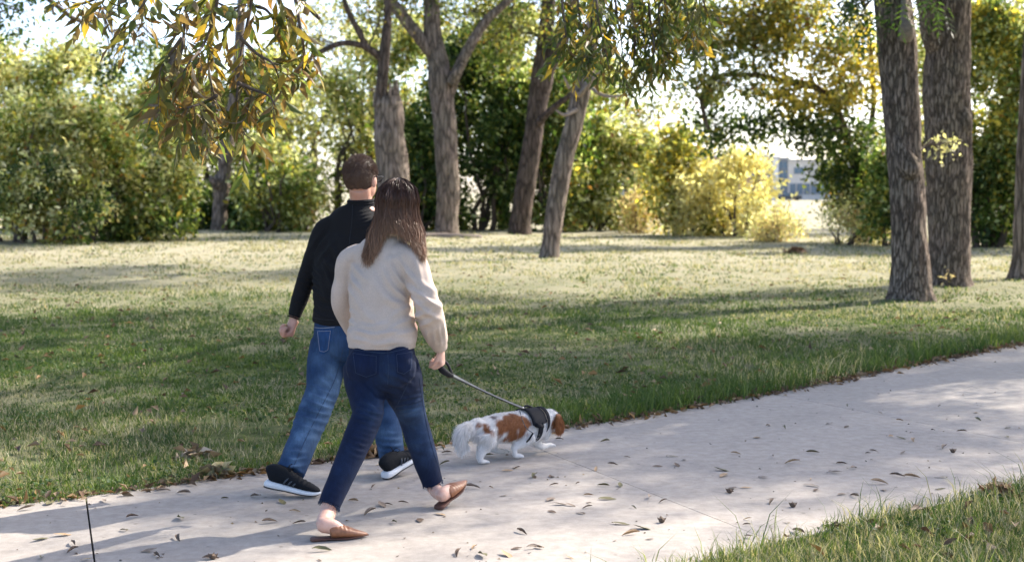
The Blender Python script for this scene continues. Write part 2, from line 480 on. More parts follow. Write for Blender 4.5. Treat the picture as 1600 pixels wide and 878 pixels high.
def frames(d, rng, up=0.0):
    """rotation matrices whose x axis is d, rolled at random (up>0 pulls the leaf face to the sky)"""
    d = unit(d); r = rng.normal(size=d.shape) + np.array((0, 0, up))
    z = unit(r - d * (r * d).sum(1)[:, None]); y = np.cross(z, d)
    return np.stack([d, y, z], axis=2)
def scatter(tv, tf, pos, rot, sc, col):
    n, k = len(pos), len(tv)
    v = np.einsum('nij,kj->nki', rot, tv) * np.asarray(sc)[:, None, None] + np.asarray(pos)[:, None]
    f = (tf[None] + (np.arange(n) * k)[:, None, None]).reshape(-1, tf.shape[1])
    return v.reshape(-1, 3), f, np.repeat(col, k, axis=0)
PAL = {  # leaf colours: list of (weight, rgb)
    'green': [(1.3, (0.36, 0.39, 0.18)), (5, (0.060, 0.095, 0.020)), (3, (0.095, 0.130, 0.028)), (2, (0.17, 0.18, 0.04)), (0.6, (0.30, 0.24, 0.04))],  # first entry paints in sunlit leaf faces, also in dark and olive
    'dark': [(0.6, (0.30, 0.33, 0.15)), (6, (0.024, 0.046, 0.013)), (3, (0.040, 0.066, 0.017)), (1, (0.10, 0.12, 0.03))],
    'olive': [(2.4, (0.42, 0.42, 0.22)), (4, (0.10, 0.110, 0.026)), (3, (0.17, 0.165, 0.040)), (2, (0.25, 0.235, 0.07)), (0.9, (0.36, 0.26, 0.05)), (0.5, (0.24, 0.11, 0.03))],
    'yellow': [(3, (0.42, 0.32, 0.055)), (3, (0.50, 0.37, 0.07)), (2, (0.24, 0.22, 0.05)), (1, (0.12, 0.13, 0.03))],
    'pale': [(3, (0.46, 0.42, 0.27)), (3, (0.42, 0.38, 0.22)), (2, (0.34, 0.33, 0.16)), (1, (0.50, 0.46, 0.33))],
    'gold': [(3, (0.50, 0.43, 0.24)), (3, (0.46, 0.37, 0.18)), (2, (0.38, 0.33, 0.16)), (1, (0.54, 0.48, 0.33))],
    'dry': [(3, (0.40, 0.30, 0.19)), (2, (0.48, 0.38, 0.24)), (2, (0.30, 0.20, 0.13)), (1, (0.22, 0.19, 0.07))],
}
def colours(pal, n, rng, bias=None):
    P = PAL[pal]; w = np.array([p[0] for p in P], dtype=float); w /= w.sum()
    c = np.array([p[1] for p in P])[rng.choice(len(P), n, p=w)]
    return c * rng.uniform(0.95, 1.55, (n, 1))

def curve_between(a, b, rng, n=7, bow=0.12, sag=0.0):
    a, b = np.array(tuple(a), dtype=float), np.array(tuple(b), dtype=float); L = np.linalg.norm(b - a)
    off = rng.normal(size=3) * bow * L; off[2] += sag * L
    t = np.linspace(0, 1, n)[:, None]
    p = a * (1 - t) + b * t + off * (4 * t * (1 - t)) * 0.7
    p[1:-1] += rng.normal(size=(n - 2, 3)) * 0.025 * L
    return p
class Tree:
    """a trunk, limbs and a leafy crown under one Empty"""
    def __init__(s, name, base, label, cat='tree', group=None, seed=1, bark='bark'):
        s.rng = np.random.default_rng(seed); s.root = empty(name, base, label, cat, group)
        s.twigs = MB(); s.lv, s.lf, s.lc, s.nl = [], [], [], 0; s.bark = M[bark]; s.nodes = []
    def trunk(s, pts, rad, name='trunk', n=26, rough=0.06, flare=True, mat=None, steps=10):
        rows = np.column_stack([np.array([tuple(p) for p in pts]), np.asarray(rad, dtype=float)])
        R = catmull(rows, steps); mb = MB(); mb.tube(R[:, :3], np.maximum(R[:, 3], 0.004), n)
        v, f, c = mb.arrays(); m = len(R)
        idx = np.repeat(np.arange(m), n); ctr = R[idx, :3]; d = v[:m * n] - ctr
        vn = vnoise(np.column_stack([v[:m * n, 0] * 1.0, v[:m * n, 1] * 1.0, v[:m * n, 2] * 0.22]), 9.0, s.rng.integers(99)) - 0.5
        big = vnoise(v[:m * n], 1.6, s.rng.integers(99)) - 0.5
        ang = np.arctan2(d[:, 1], d[:, 0])
        ridge = 1 - np.abs(2 * (vn + 0.5) - 1); k = 1 + rough * (1.6 * ridge - 1.0) + 0.16 * big
        if flare:
            h = np.clip(1 - (v[:m * n, 2] - R[0, 2]) / 0.55, 0, 1)
            k += h ** 2 * (0.22 + 0.22 * np.sin(ang * 5 + 1.3 * s.rng.uniform(0, 6)) * h)
        v[:m * n] = ctr + d * k[:, None]
        o = link(name, np_mesh(name, v, f), mat or s.bark, s.root)
        s.nodes += [(R[i, :3], R[i, 3]) for i in range(m // 3, m, 3)]
        return R[:, :3]
    def twig(s, a, b, r0, r1, n=6, bow=0.12, sides=5, sag=0.0):
        p = curve_between(a, b, s.rng, n, bow, sag)
        s.twigs.tube(p, np.linspace(r0, r1, n), sides, cap=False); return p
    def leaves(s, pos, size, pal, tv=LEAF_V, tf=LEAF_F, droop=0.35, up=0.6, var=0.35, mul=None, out=None):
        n = len(pos); d = s.rng.normal(size=(n, 3)); d[:, 2] -= droop
        if out is not None: d = d + out
        rot = frames(d, s.rng, up); sc = size * s.rng.uniform(1 - var, 1 + var, n)
        c = colours(pal, n, s.rng) if isinstance(pal, str) else pal
        if mul is not None: c = c * np.asarray(mul)
        v, f, cc = scatter(tv, tf, pos, rot, sc, c)
        s.lv.append(v); s.lf.append(f + s.nl); s.lc.append(cc); s.nl += len(v)
    def bough(s, start, centre, rad, nclump, nleaf, pal, size=0.10, r0=0.06, clump=0.32, pin=False, pals=None, droop=0.35, limb=True, sag=0.05, twigk=1.0):
        """a limb from start to a cloud of leaf clumps; pals = [(palette, weight)]"""
        rng = s.rng; centre = np.array(tuple(centre)); rad = np.array(rad, dtype=float)
        if limb:
            lp = s.twig(start, centre, r0, r0 * 0.35, 9, 0.10, 7, sag)
        else: lp = np.array([centre, centre])
        q = rng.normal(size=(nclump, 3)); q = unit(q) * (rng.uniform(0.15, 1, (nclump, 1)) ** 0.45)
        cl = centre + q * rad
        cl = cl[cl[:, 2] > 0.15]
        for cpt in cl:
            k = rng.integers(len(lp) // 2, len(lp))
            if twigk and rng.random() < twigk: s.twig(lp[k], cpt, r0 * 0.25 * twigk + 0.004, 0.004, 4, 0.13, 3)
            m = max(3, int(nleaf * rng.uniform(0.5, 1.5)))
            pos = cpt + rng.normal(size=(m, 3)) * clump * np.array((1, 1, 0.75)) * rng.uniform(0.7, 1.25)
            pos = pos[pos[:, 2] > 0.03]
            pl = pal
            if pals:
                w = np.array([x[1] for x in pals], dtype=float); pl = pals[rng.choice(len(pals), p=w / w.sum())][0]
            s.leaves(pos, size, pl, PIN_V if pin else LEAF_V, PIN_F if pin else LEAF_F, droop)
    def finish(s, crown='crown', leafmat='leaf'):
        tv, tfs, tc = (s.twigs.arrays() if s.twigs.v else (np.zeros((0, 3)), [], np.zeros((0, 3))))
        nt = len(tv); v = [tv] + s.lv; c = [tc] + s.lc; faces = list(tfs); ntf = sum(len(f) for f in tfs)
        if s.lf: faces.append(np.concatenate(s.lf) + nt)
        nf = sum(len(f) for f in faces)
        mi = np.concatenate([np.zeros(ntf), np.ones(nf - ntf)])
        # polygons are written in the order of the list: twigs first, then leaves
        me = np_mesh(crown, np.concatenate(v), faces, np.concatenate(c), True, mi)
        link(crown, me, [M['twig'], M[leafmat]], s.root)
        return s.root

def px_r(r, depth): return r * depth / FPX
def hero(name, base_px, depth, prof, label, seed, bark='bark', yoff=None, **kw):
    """prof: (px, py, radius px[, depth shift])"""
    b = W(base_px[0], base_px[1], depth)
    t_ = Tree(name, (b.x, b.y, 0), label, 'tree', None, seed, bark)
    pts = [W(p[0], p[1], depth + (p[3] if len(p) > 3 else 0)) for p in prof]
    pts[0].z = -0.15
    t_.trunk(pts, [px_r(p[2], depth) for p in prof], **kw)
    return t_, pts
def top_crown(t_, top, n, spread, h0, h1, pal, seed=0, nclump=26, nleaf=17, size=0.38, pals=None, bias=(0, 0)):
    """boughs spreading round and above the trunk top, mostly above the frame"""
    rng = t_.rng; top = np.array(tuple(top))
    for k in range(n):
        a = 2 * math.pi * (k + rng.uniform(-0.3, 0.3)) / n
        r = spread * rng.uniform(0.35, 1.0)
        c = np.array((top[0] + bias[0] + math.cos(a) * r, top[1] + bias[1] + math.sin(a) * r, rng.uniform(h0, h1)))
        t_.bough(top + np.array((0, 0, rng.uniform(-0.8, 0.3))), c, (1.35, 1.35, 0.85), nclump, nleaf, pal, size, 0.10, 0.42, True, pals)

# ---- the trees on the lawn ------------------------------------------------
D1 = 20.3
T1, p1 = hero('pecan_tree', (1420, 475), D1, [(1420, 478, 40), (1421, 440, 31), (1420, 380, 28), (1416, 290, 27), (1411, 190, 26.5), (1404, 100, 27), (1396, 20, 28), (1384, -70, 25), (1368, -200, 22), (1355, -340, 17)],
              'ridged grey pecan trunk in front of the thicker one, nearest to the path', 11, 'bark_near', n=72, steps=16, rough=0.10)
tb = T1; tp = p1[7]
tb.trunk([W(1414, 62, D1 - 0.22), W(1416, 46, D1 - 0.30), W(1413, 20, D1 - 0.28), W(1411, -30, D1 - 0.22)], [px_r(11, D1), px_r(12, D1), px_r(6, D1), px_r(4, D1)], 'knot', 14, 0.1, False, M['dead_wood'])
tb.trunk([W(1404, 212, D1 - 0.16), W(1420, 262, D1 - 0.2), W(1428, 270, D1 - 0.12)], [px_r(6, D1), px_r(17, D1), px_r(8, D1)], 'burl', 14, 0.1, False)
top_crown(tb, W(1355, -340, D1), 5, 4.4, 7.0, 11.0, 'green', nleaf=12, pals=[('green', 3), ('olive', 2)])
tb.bough(W(1395, -40, D1), W(1345, 25, D1 - 0.6), (0.35, 0.5, 0.42), 12, 5, 'dark', 0.30, 0.03, 0.16, True, droop=1.0)
tb.bough(W(1440, -60, D1), W(1432, 2, D1 - 0.8), (0.5, 0.4, 0.22), 9, 5, 'dark', 0.30, 0.03, 0.14, True, droop=1.0)
tb.bough(W(1440, 235, D1 + 0.1), W(1470, 222, D1 + 0.3), (0.22, 0.2, 0.25), 12, 9, 'pale', 0.085, 0.022, 0.07)
tb.finish()
D2 = 23.7
T2, p2 = hero('pecan_tree', (1480, 450), D2, [(1482, 453, 37), (1482, 415, 32), (1483, 330, 32), (1481, 230, 37), (1481, 170, 35), (1480, 90, 33), (1481, 10, 34), (1484, -70, 32), (1478, -200, 24), (1490, -330, 16)],
              'thick grey pecan trunk standing just behind the ridged one', 12, 'bark_near', n=72, steps=16, rough=0.10)
T2.trunk([W(1481, 110, D2), W(1462, 70, D2 - 0.1), W(1448, 10, D2 - 0.3), W(1430, -80, D2 - 0.4)], [px_r(10, D2), px_r(17, D2), px_r(15, D2), px_r(12, D2)], 'limb', 20, 0.08, False)
T2.trunk([W(1500, 160, D2 - 0.2), W(1506, 190, D2 - 0.25), W(1500, 225, D2 - 0.15)], [px_r(6, D2), px_r(13, D2), px_r(6, D2)], 'burl', 14, 0.1, False)
top_crown(T2, W(1490, -330, D2), 5, 5.2, 7.5, 12.0, 'green', nleaf=12, pals=[('green', 3), ('olive', 2)])
T2.bough(W(1482, 430, D2 - 0.5), W(1475, 440, D2 - 0.6), (0.4, 0.2, 0.12), 9, 8, 'dry', 0.09, 0.01, 0.09)
T2.finish()
D3 = 25.4
T3, p3 = hero('pecan_tree', (1594, 440), D3, [(1596, 442, 24), (1597, 400, 16), (1600, 300, 14), (1606, 180, 13), (1612, 60, 12), (1620, -80, 10), (1622, -200, 7)],
              'slim dark trunk at the far right edge of the lawn', 13)
top_crown(T3, W(1622, -200, D3), 3, 2.4, 5.5, 9.0, 'green', pals=[('green', 3), ('olive', 2)])
T3.finish()
D4 = 32.9
T4, p4 = hero('pecan_tree', (858, 409), D4, [(857, 411, 17), (861, 380, 15), (869, 320, 14), (881, 255, 14), (897, 190, 14.5), (912, 125, 15), (922, 70, 13), (935, 0, 12), (948, -90, 10), (955, -180, 7)],
              'slender leaning trunk standing alone mid lawn', 14)
for (x0, y0, x1, y1, x2, y2) in ((915, 130, 945, 150, 990, 148), (905, 150, 890, 138, 880, 118), (905, 150, 930, 120, 945, 108), (900, 172, 882, 180, 868, 172)):
    T4.trunk([W(x0, y0, D4 - 0.2), W(x1, y1, D4 - 0.5), W(x2, y2, D4 - 0.6)], [px_r(4, D4), px_r(2.6, D4), px_r(1.2, D4)], 'dead_branch', 8, 0.05, False, M['dead_wood'])
top_crown(T4, W(950, -120, D4), 5, 3.6, 7.0, 10.5, 'green', nleaf=20, pals=[('green', 3), ('olive', 2)])
T4.finish()
D5 = 50.0
T5, p5 = hero('pecan_tree', (812, 371), D5, [(811, 373, 19), (814, 340, 16), (821, 290, 15.5), (830, 235, 15), (838, 175, 15), (848, 115, 17), (852, 70, 13), (856, 20, 11), (862, -60, 9), (870, -140, 6)],
              'dark slanting trunk between the forked tree and the leaning one', 15, 'bark_dark')
T5.trunk([W(846, 130, D5), W(868, 85, D5 - 0.3), W(888, 40, D5 - 0.5), W(905, -40, D5 - 0.6)], [px_r(9, D5), px_r(10, D5), px_r(8, D5), px_r(5, D5)], 'limb', 16, 0.06, False)
T5.trunk([W(836, 200, D5 - 0.2), W(858, 175, D5 - 0.5), W(890, 150, D5 - 0.8), W(925, 128, D5 - 1.0)], [px_r(6, D5), px_r(5, D5), px_r(4, D5), px_r(2, D5)], 'limb', 10, 0.05, False)
T5.bough(W(862, -40, D5), W(860, 10, D5 + 0.5), (2.0, 1.5, 1.6), 34, 44, 'green', 0.18, 0.06, 0.4, pals=[('green', 3), ('olive', 1)])
T5.bough(W(846, 60, D5), W(770, 60, D5 + 1.5), (1.7, 1.2, 1.5), 30, 46, 'green', 0.18, 0.06, 0.4, pals=[('green', 3), ('olive', 1)])
top_crown(T5, W(870, -140, D5), 6, 4.0, 10, 14, 'green', nleaf=13, pals=[('green', 3), ('olive', 2)])
T5.finish()
D6 = 47.5
T6, p6 = hero('pecan_tree', (698, 376), D6, [(698, 378, 24), (698, 350, 18), (700, 300, 17.5), (698, 240, 17.5), (694, 180, 18), (688, 130, 18), (684, 95, 16), (676, 50, 13), (674, 0, 12), (672, -70, 10), (670, -150, 7)],
              'grey trunk forking into three limbs, right of the woman\'s head', 16)
T6.trunk([W(684, 100, D6), W(668, 75, D6 - 0.1), W(640, 40, D6 - 0.2), (W(612, 5, D6 - 0.3)), W(580, -30, D6 - 0.3), W(540, -90, D6 - 0.3)], [px_r(9, D6), px_r(10, D6), px_r(10, D6), px_r(9, D6), px_r(7, D6), px_r(5, D6)], 'limb', 18, 0.06, False)
T6.trunk([W(697, 160, D6), W(712, 118, D6 - 0.1), W(730, 80, D6 - 0.2), W(758, 35, D6 - 0.2), W(790, 5, D6 - 0.3), W(840, -40, D6 - 0.4)], [px_r(8, D6), px_r(9, D6), px_r(8, D6), px_r(7.5, D6), px_r(6, D6), px_r(4, D6)], 'limb', 18, 0.06, False)
T6.trunk([W(706, 130, D6 - 0.3), W(716, 112, D6 - 0.5), W(722, 100, D6 - 0.6)], [px_r(9, D6), px_r(7, D6), px_r(3, D6)], 'broken_stub', 12, 0.1, False)
T6.bough(W(600, 0, D6), W(600, 20, D6 + 1.0), (1.6, 1.0, 0.7), 18, 30, 'olive', 0.17, 0.04, 0.35, pals=[('olive', 3), ('green', 1)])
T6.bough(W(800, 0, D6), W(800, 40, D6 + 1.0), (1.5, 1.0, 0.9), 20, 30, 'olive', 0.17, 0.04, 0.35, pals=[('olive', 3), ('green', 1)])
T6.bough(W(672, -40, D6), W(650, -5, D6 + 0.6), (1.2, 1.2, 0.8), 16, 44, 'green', 0.17, 0.05, 0.35, pals=[('green', 2), ('olive', 2)])
T6.bough(W(760, 30, D6), W(735, 20, D6 + 0.8), (1.5, 1.0, 0.9), 18, 44, 'green', 0.17, 0.05, 0.35, pals=[('green', 2), ('olive', 2)])
top_crown(T6, W(672, -120, D6), 7, 4.0, 9.6, 13, 'green', nleaf=13, pals=[('green', 3), ('olive', 2)])
T6.finish()
D7 = 45.0
T7, p7 = hero('pecan_tree', (612, 380), D7, [(616, 382, 30), (616, 340, 26), (615, 290, 25), (611, 240, 24), (608, 200, 23), (607, 165, 22), (606, 152, 19)],
              'broken stub of a trunk behind the man with one curving live stem', 17)
rngj = np.random.default_rng(3)
for k in range(14):
    a = k / 14 * 6.283; r = px_r(19, D7) * rngj.uniform(0.7, 1.05); b = W(606, 156, D7) + V(math.cos(a) * r, math.sin(a) * r, 0)
    T7.trunk([b + V(0, 0, -0.25), b + V(0, 0, rngj.uniform(0.05, 0.25)), b + V(0.02, 0, rngj.uniform(0.3, 0.75))], [0.09, 0.06, 0.008], 'splinter', 6, 0.1, False, steps=3)
T7.trunk([W(600, 175, D7 - 0.2), W(597, 140, D7 - 0.2), W(600, 95, D7 - 0.2), W(603, 60, D7 - 0.2), W(606, 20, D7 - 0.2), W(606, -50, D7)], [px_r(9, D7), px_r(8.5, D7), px_r(9, D7), px_r(7.5, D7), px_r(6, D7), px_r(4, D7)], 'limb', 14, 0.06, False, M['bark_dark'])
T7.trunk([W(601, 98, D7 - 0.2), W(588, 85, D7 - 0.3), W(565, 72, D7 - 0.5), W(535, 68, D7 - 0.7), W(500, 82, D7 - 0.8), W(478, 100, D7 - 0.8), W(470, 125, D7 - 0.8), W(488, 142, D7 - 0.8)][:7], [px_r(7, D7), px_r(6.5, D7), px_r(5, D7), px_r(4.5, D7), px_r(4, D7), px_r(3, D7), px_r(2, D7)], 'limb', 12, 0.05, False, M['bark_dark'])
T7.trunk([W(575, 78, D7 - 0.4), W(560, 50, D7 - 0.5), W(545, 20, D7 - 0.5), W(530, -20, D7 - 0.5)], [px_r(5, D7), px_r(4.5, D7), px_r(4, D7), px_r(3, D7)], 'limb', 10, 0.05, False, M['bark_dark'])
for c, r in (((535, 20), (1.2, 1, 0.8)), ((480, 60), (1.0, 1, 0.7)), ((590, 30), (0.9, 0.9, 0.7))):
    T7.bough(W(575, 75, D7 - 0.4), W(*c, D7), r, 12, 9, 'olive', 0.13, 0.035, 0.32)
top_crown(T7, W(606, -50, D7), 5, 3.0, 9.2, 12, 'green', nleaf=8, pals=[('green', 3), ('olive', 2)])
T7.finish()
D8 = 50.0
T8, p8 = hero('gnarled_tree', (343, 370), D8, [(342, 372, 15), (343, 340, 12), (345, 310, 12), (345, 286, 15), (350, 270, 11), (354, 230, 11.5), (358, 200, 10), (366, 150, 8), (372, 90, 8), (376, 30, 7), (380, -60, 5)],
              'small gnarled trunk with a swollen knot rising from the left bushes', 18)
T8.trunk([W(340, 290, D8 - 0.3), W(332, 282, D8 - 0.4), W(328, 276, D8 - 0.4)], [px_r(7, D8), px_r(6, D8), px_r(2, D8)], 'knot', 10, 0.1, False)
T8.bough(W(376, 0, D8), W(380, -30, D8), (1.6, 1.4, 0.7), 14, 14, 'olive', 0.14, 0.05, 0.35)
T8.bough(W(372, 90, D8), W(440, 190, D8 + 0.6), (1.0, 0.8, 0.8), 12, 9, 'olive', 0.13, 0.03, 0.3)
T8.finish()
# the wide tree with yellow top on the right
D9 = 43.0
T9, p9 = hero('yellowing_tree', (1347, 384), D9, [(1347, 386, 12), (1347, 350, 9), (1345, 310, 8), (1338, 270, 7.5), (1330, 240, 7), (1318, 200, 6.5), (1300, 160, 6), (1270, 135, 5.5), (1230, 128, 5), (1180, 118, 4), (1120, 120, 3), (1085, 140, 2)],
              'wide tree with yellow upper leaves and dark drooping lower boughs', 19, 'bark_dark')
T9.trunk([W(1120, 120, D9), W(1098, 150, D9 - 0.1), W(1100, 180, D9 - 0.1), W(1108, 205, D9 - 0.1)], [px_r(4, D9), px_r(4, D9), px_r(3, D9), px_r(2, D9)], 'limb', 10, 0.05, False)
T9.trunk([W(1338, 270, D9), W(1355, 220, D9), W(1365, 160, D9), W(1360, 80, D9), W(1350, 0, D9)], [px_r(6, D9), px_r(5, D9), px_r(4, D9), px_r(3.5, D9), px_r(2, D9)], 'limb', 10, 0.05, False)
for (x, y, rx, rz, pals, n) in ((1290, 75, 2.0, 1.0, [('yellow', 4), ('olive', 2)], 48), (1175, 55, 1.9, 1.0, [('yellow', 1), ('olive', 3), ('green', 1)], 44), (1340, 130, 1.1, 0.8, [('yellow', 3), ('olive', 2)], 26),
                                (1265, 150, 1.6, 0.65, [('yellow', 4), ('olive', 1)], 34), (1130, 130, 1.4, 0.8, [('green', 3), ('olive', 2)], 30), (1090, 60, 1.3, 1.0, [('green', 2), ('olive', 2)], 26),
                                (1230, 10, 2.2, 0.8, [('yellow', 2), ('olive', 3)], 34), (1120, 195, 0.9, 0.7, [('dark', 3), ('green', 1)], 18), (1210, 195, 1.3, 0.45, [('dark', 4), ('green', 1)], 22),
                                (1300, 205, 1.3, 0.7, [('dark', 4), ('green', 1)], 30), (1350, 240, 1.0, 1.0, [('dark', 4), ('green', 2)], 26), (1350, 320, 0.6, 0.8, [('green', 3), ('olive', 2), ('dark', 2)], 22), (1375, 280, 0.5, 0.7, [('green', 2), ('olive', 2)], 12), (1312, 262, 0.85, 0.6, [('dark', 3), ('green', 2)], 24), (1322, 305, 0.6, 0.5, [('green', 2), ('olive', 2)], 16), (1180, 20, 1.6, 0.8, [('yellow', 2), ('olive', 3)], 30), (1060, 20, 1.4, 0.8, [('olive', 3), ('green', 1)], 24),
                                (1375, 330, 0.5, 1.1, [('olive', 3), ('pale', 1)], 14)):
    st = min(p9[3:], key=lambda p: (p - W(x, y, D9)).length)
    T9.bough(st, W(x, y, D9 + T9.rng.uniform(-0.8, 0.8)), (rx, 1.2, rz), n, 48, 'olive', 0.17, 0.035, 0.28, pals=pals)
T9.finish()

# ---- bushes and trees of the tree line ----------------------------------
def shrub(name, label, px, top, base, wpx, depth, pals, n, nleaf=60, size=0.175, seed=1, stems=5, clump=0.27, shape=1.0, zmin=0.12, cat='bush', group=None):
    depth = G(px, base).y; b = W(px, base, depth); t_ = Tree(name, (b.x, b.y, 0), label, cat, group, seed, 'bark_dark'); rng = t_.rng
    ks = depth / 48.0; size *= ks; clump *= ks
    H = W(px, top, depth).z; w = px_r(wpx / 2, depth)
    sts = []
    for k in range(stems):
        a = rng.uniform(0, 6.28); r0 = rng.uniform(0, 0.3) * w
        q = np.array((b.x + math.cos(a) * w * 0.55, depth + math.sin(a) * w * 0.4, H * rng.uniform(0.55, 0.85)))
        lp = t_.twig((b.x + math.cos(a) * r0, depth + math.sin(a) * r0, -0.1), q, 0.04 + (0.02 if name == 'thicket_tree' else 0.012) * H, 0.015, 9, 0.08, 6); sts.append(lp)
    allp = np.concatenate(sts)
    for k in range(int(n * 1.5)):
        u = rng.random() ** 0.8; zz = H * (zmin + (1 - zmin) * u)
        prof = math.sqrt(max(0.02, 1 - ((u - 0.38) / 0.64) ** 2)) if shape == 1.0 else math.sqrt(max(0.02, 1 - ((u - 0.55) / 0.5) ** 2))
        a = rng.uniform(0, 6.28); rr = w * prof * rng.uniform(0.1, 1) ** 0.5
        cpt = np.array((b.x + math.cos(a) * rr, depth + math.sin(a) * rr * 0.7, zz))
        g = vnoise(cpt[None] * np.array((1, 1, 1.2)), 0.9, seed)[0]
        if g < (0.43 if name == 'thicket_tree' else 0.38): continue
        near = allp[np.argmin(np.linalg.norm(allp - cpt, axis=1))]
        if rng.random() < 0.45: t_.twig(near, cpt, 0.014, 0.004, 3, 0.12, 3)
        m = int(nleaf * rng.uniform(0.5, 1.5)); pos = cpt + rng.normal(size=(m, 3)) * clump * np.array((1, 1, 0.8))
        pos = pos[pos[:, 2] > 0.02]
        ws = np.array([x[1] for x in pals], dtype=float); pl = pals[rng.choice(len(pals), p=ws / ws.sum())][0]
        t_.leaves(pos, size, pl, mul=(1.3, 1.35, 1.35), var=0.6)
        if u > 0.7 or rr > 0.75 * w * prof:            # loose shoots break the outline
            if rng.random() < 0.4:
                o_ = unit(np.array((cpt[0] - b.x, (cpt[1] - depth) * 0.5, 0.5 + 1.5 * u * w))) * rng.uniform(0.4, 1.0) * ks
                t_.twig(cpt, cpt + o_, 0.01, 0.004, 4, 0.1, 3); s_ = rng.random((16, 1)); t_.leaves(cpt + o_ * s_ + rng.normal(size=(16, 3)) * 0.09 * ks, size, pl, mul=(1.3, 1.35, 1.35), var=0.5)
    return t_.finish()
YG = [('olive', 5), ('green', 1.5), ('pale', 1), ('gold', 1.5)]
shrub('bush', 'tall yellow-green bush at the far left edge of the tree line', 20, 150, 392, 190, 47, YG, 150, seed=31)
shrub('bush', 'broad olive bush second from the left edge, before paler ones', 125, 165, 391, 200, 48, YG, 165, seed=32)
shrub('bush', 'rounded bush with pale leaf tips left of the gnarled trunk', 228, 200, 388, 150, 49, [('olive', 3), ('pale', 2), ('green', 2)], 125, seed=33)
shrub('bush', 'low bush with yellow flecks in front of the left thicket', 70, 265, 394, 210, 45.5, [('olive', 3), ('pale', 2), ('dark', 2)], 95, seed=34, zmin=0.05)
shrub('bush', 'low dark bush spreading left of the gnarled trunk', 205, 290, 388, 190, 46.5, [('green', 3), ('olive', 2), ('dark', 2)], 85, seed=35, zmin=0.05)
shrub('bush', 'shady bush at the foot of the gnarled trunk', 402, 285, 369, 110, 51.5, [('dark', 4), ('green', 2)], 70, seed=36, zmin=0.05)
shrub('bush', 'light green bush between the gnarled trunk and the man', 430, 195, 372, 130, 53, [('olive', 3), ('green', 3), ('pale', 1)], 105, seed=37)
shrub('bush', 'small dark bush right beside the gnarled trunk base', 300, 300, 369, 60, 51, [('dark', 4), ('green', 1)], 34, seed=38, zmin=0.05)
shrub('bush', 'low leafy bush just left of the man\'s shoulder', 478, 280, 372, 70, 54, [('olive', 3), ('pale', 1), ('green', 2)], 45, seed=39, zmin=0.05)
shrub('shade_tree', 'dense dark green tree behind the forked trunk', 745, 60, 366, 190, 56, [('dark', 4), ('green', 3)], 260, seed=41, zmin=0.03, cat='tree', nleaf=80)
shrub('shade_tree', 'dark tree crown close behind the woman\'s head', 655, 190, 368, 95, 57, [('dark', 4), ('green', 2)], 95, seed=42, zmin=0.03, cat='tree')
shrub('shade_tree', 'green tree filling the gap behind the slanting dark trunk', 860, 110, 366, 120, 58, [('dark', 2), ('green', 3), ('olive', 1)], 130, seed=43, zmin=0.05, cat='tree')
shrub('bush', 'bright green bush right of the leaning lone trunk', 930, 195, 364, 130, 55, [('green', 4), ('olive', 3), ('pale', 1)], 120, seed=44, zmin=0.03)
shrub('sapling', 'slight yellow-green sapling left of the pale yellow bush', 1058, 205, 372, 95, 50, [('olive', 4), ('yellow', 2)], 62, seed=45, zmin=0.12, cat='tree', stems=2)
shrub('bush', 'pale golden bush glowing below the distant brick building', 1150, 246, 374, 165, 52, [('gold', 6)], 120, seed=46, zmin=0.0, stems=8, nleaf=42)
shrub('bush', 'wispy golden bush between the sapling and the larger golden one', 1092, 285, 373, 90, 52, [('gold', 5), ('olive', 1)], 60, seed=56, zmin=0.0, stems=6, nleaf=42)
shrub('bush', 'small dry pinkish bush at the lawn edge below the golden bush', 1215, 338, 381, 80, 48, [('dry', 4), ('pale', 2)], 30, seed=47, zmin=0.03, size=0.10)
shrub('bush', 'dry straw-coloured weeds round the wide yellow tree\'s foot', 1320, 335, 386, 120, 45, [('dry', 3), ('pale', 2), ('olive', 1)], 34, seed=48, zmin=0.03, size=0.10, nleaf=50)
shrub('bush', 'brownish dry bush between the bright green bush and sapling', 1000, 305, 369, 60, 51, [('dry', 4), ('olive', 1)], 30, seed=49, zmin=0.03, size=0.10)
shrub('shade_tree', 'tall tree with yellow top behind the thick trunk on the right', 1545, 10, 388, 170, 47, [('yellow', 2), ('olive', 4), ('green', 2)], 170, seed=51, zmin=0.35, cat='tree')
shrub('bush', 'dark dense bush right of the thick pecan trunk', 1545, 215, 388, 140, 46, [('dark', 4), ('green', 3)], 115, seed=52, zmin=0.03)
shrub('shade_tree', 'olive tree beyond the slim trunk at the right edge', 1640, 20, 390, 190, 44, [('olive', 4), ('green', 3)], 150, seed=53, zmin=0.15, cat='tree')
shrub('bush', 'green bush seen in the gap left of the ridged trunk', 1390, 250, 388, 80, 47, [('green', 3), ('olive', 2), ('dark', 1)], 55, seed=54, zmin=0.03)
def back_tree(label, px, base, depth, prof, boughs, seed, pals, name='background_tree', size=0.2):
    t_, pp = hero(name, (px, base), depth, prof, label, seed, 'bark_dark', n=10, steps=4)
    for (x, y, rx, rz, n) in boughs:
        st = min(pp[1:], key=lambda p: (p - W(x, y, depth)).length)
        t_.bough(st, W(x, y, depth + t_.rng.uniform(-1, 1)), (rx, rx * 0.8, rz), n, 36, 'olive', size, 0.05, 0.4, pals=pals)
    t_.finish()
back_tree('thin airy tree with bare bent limbs left of the man', 495, 330, 66, [(488, 345, 5), (490, 300, 5), (492, 240, 4.5), (490, 205, 4), (520, 170, 3.5), (540, 130, 3), (580, 118, 2)],
          [(470, 150, 2.0, 1.2, 20), (520, 200, 1.8, 1.0, 14), (560, 130, 1.6, 1.0, 14), (500, 50, 2.4, 1.4, 26), (440, 90, 1.8, 1.3, 18), (570, 215, 1.2, 1.2, 12)], 61, [('olive', 3), ('pale', 2)])
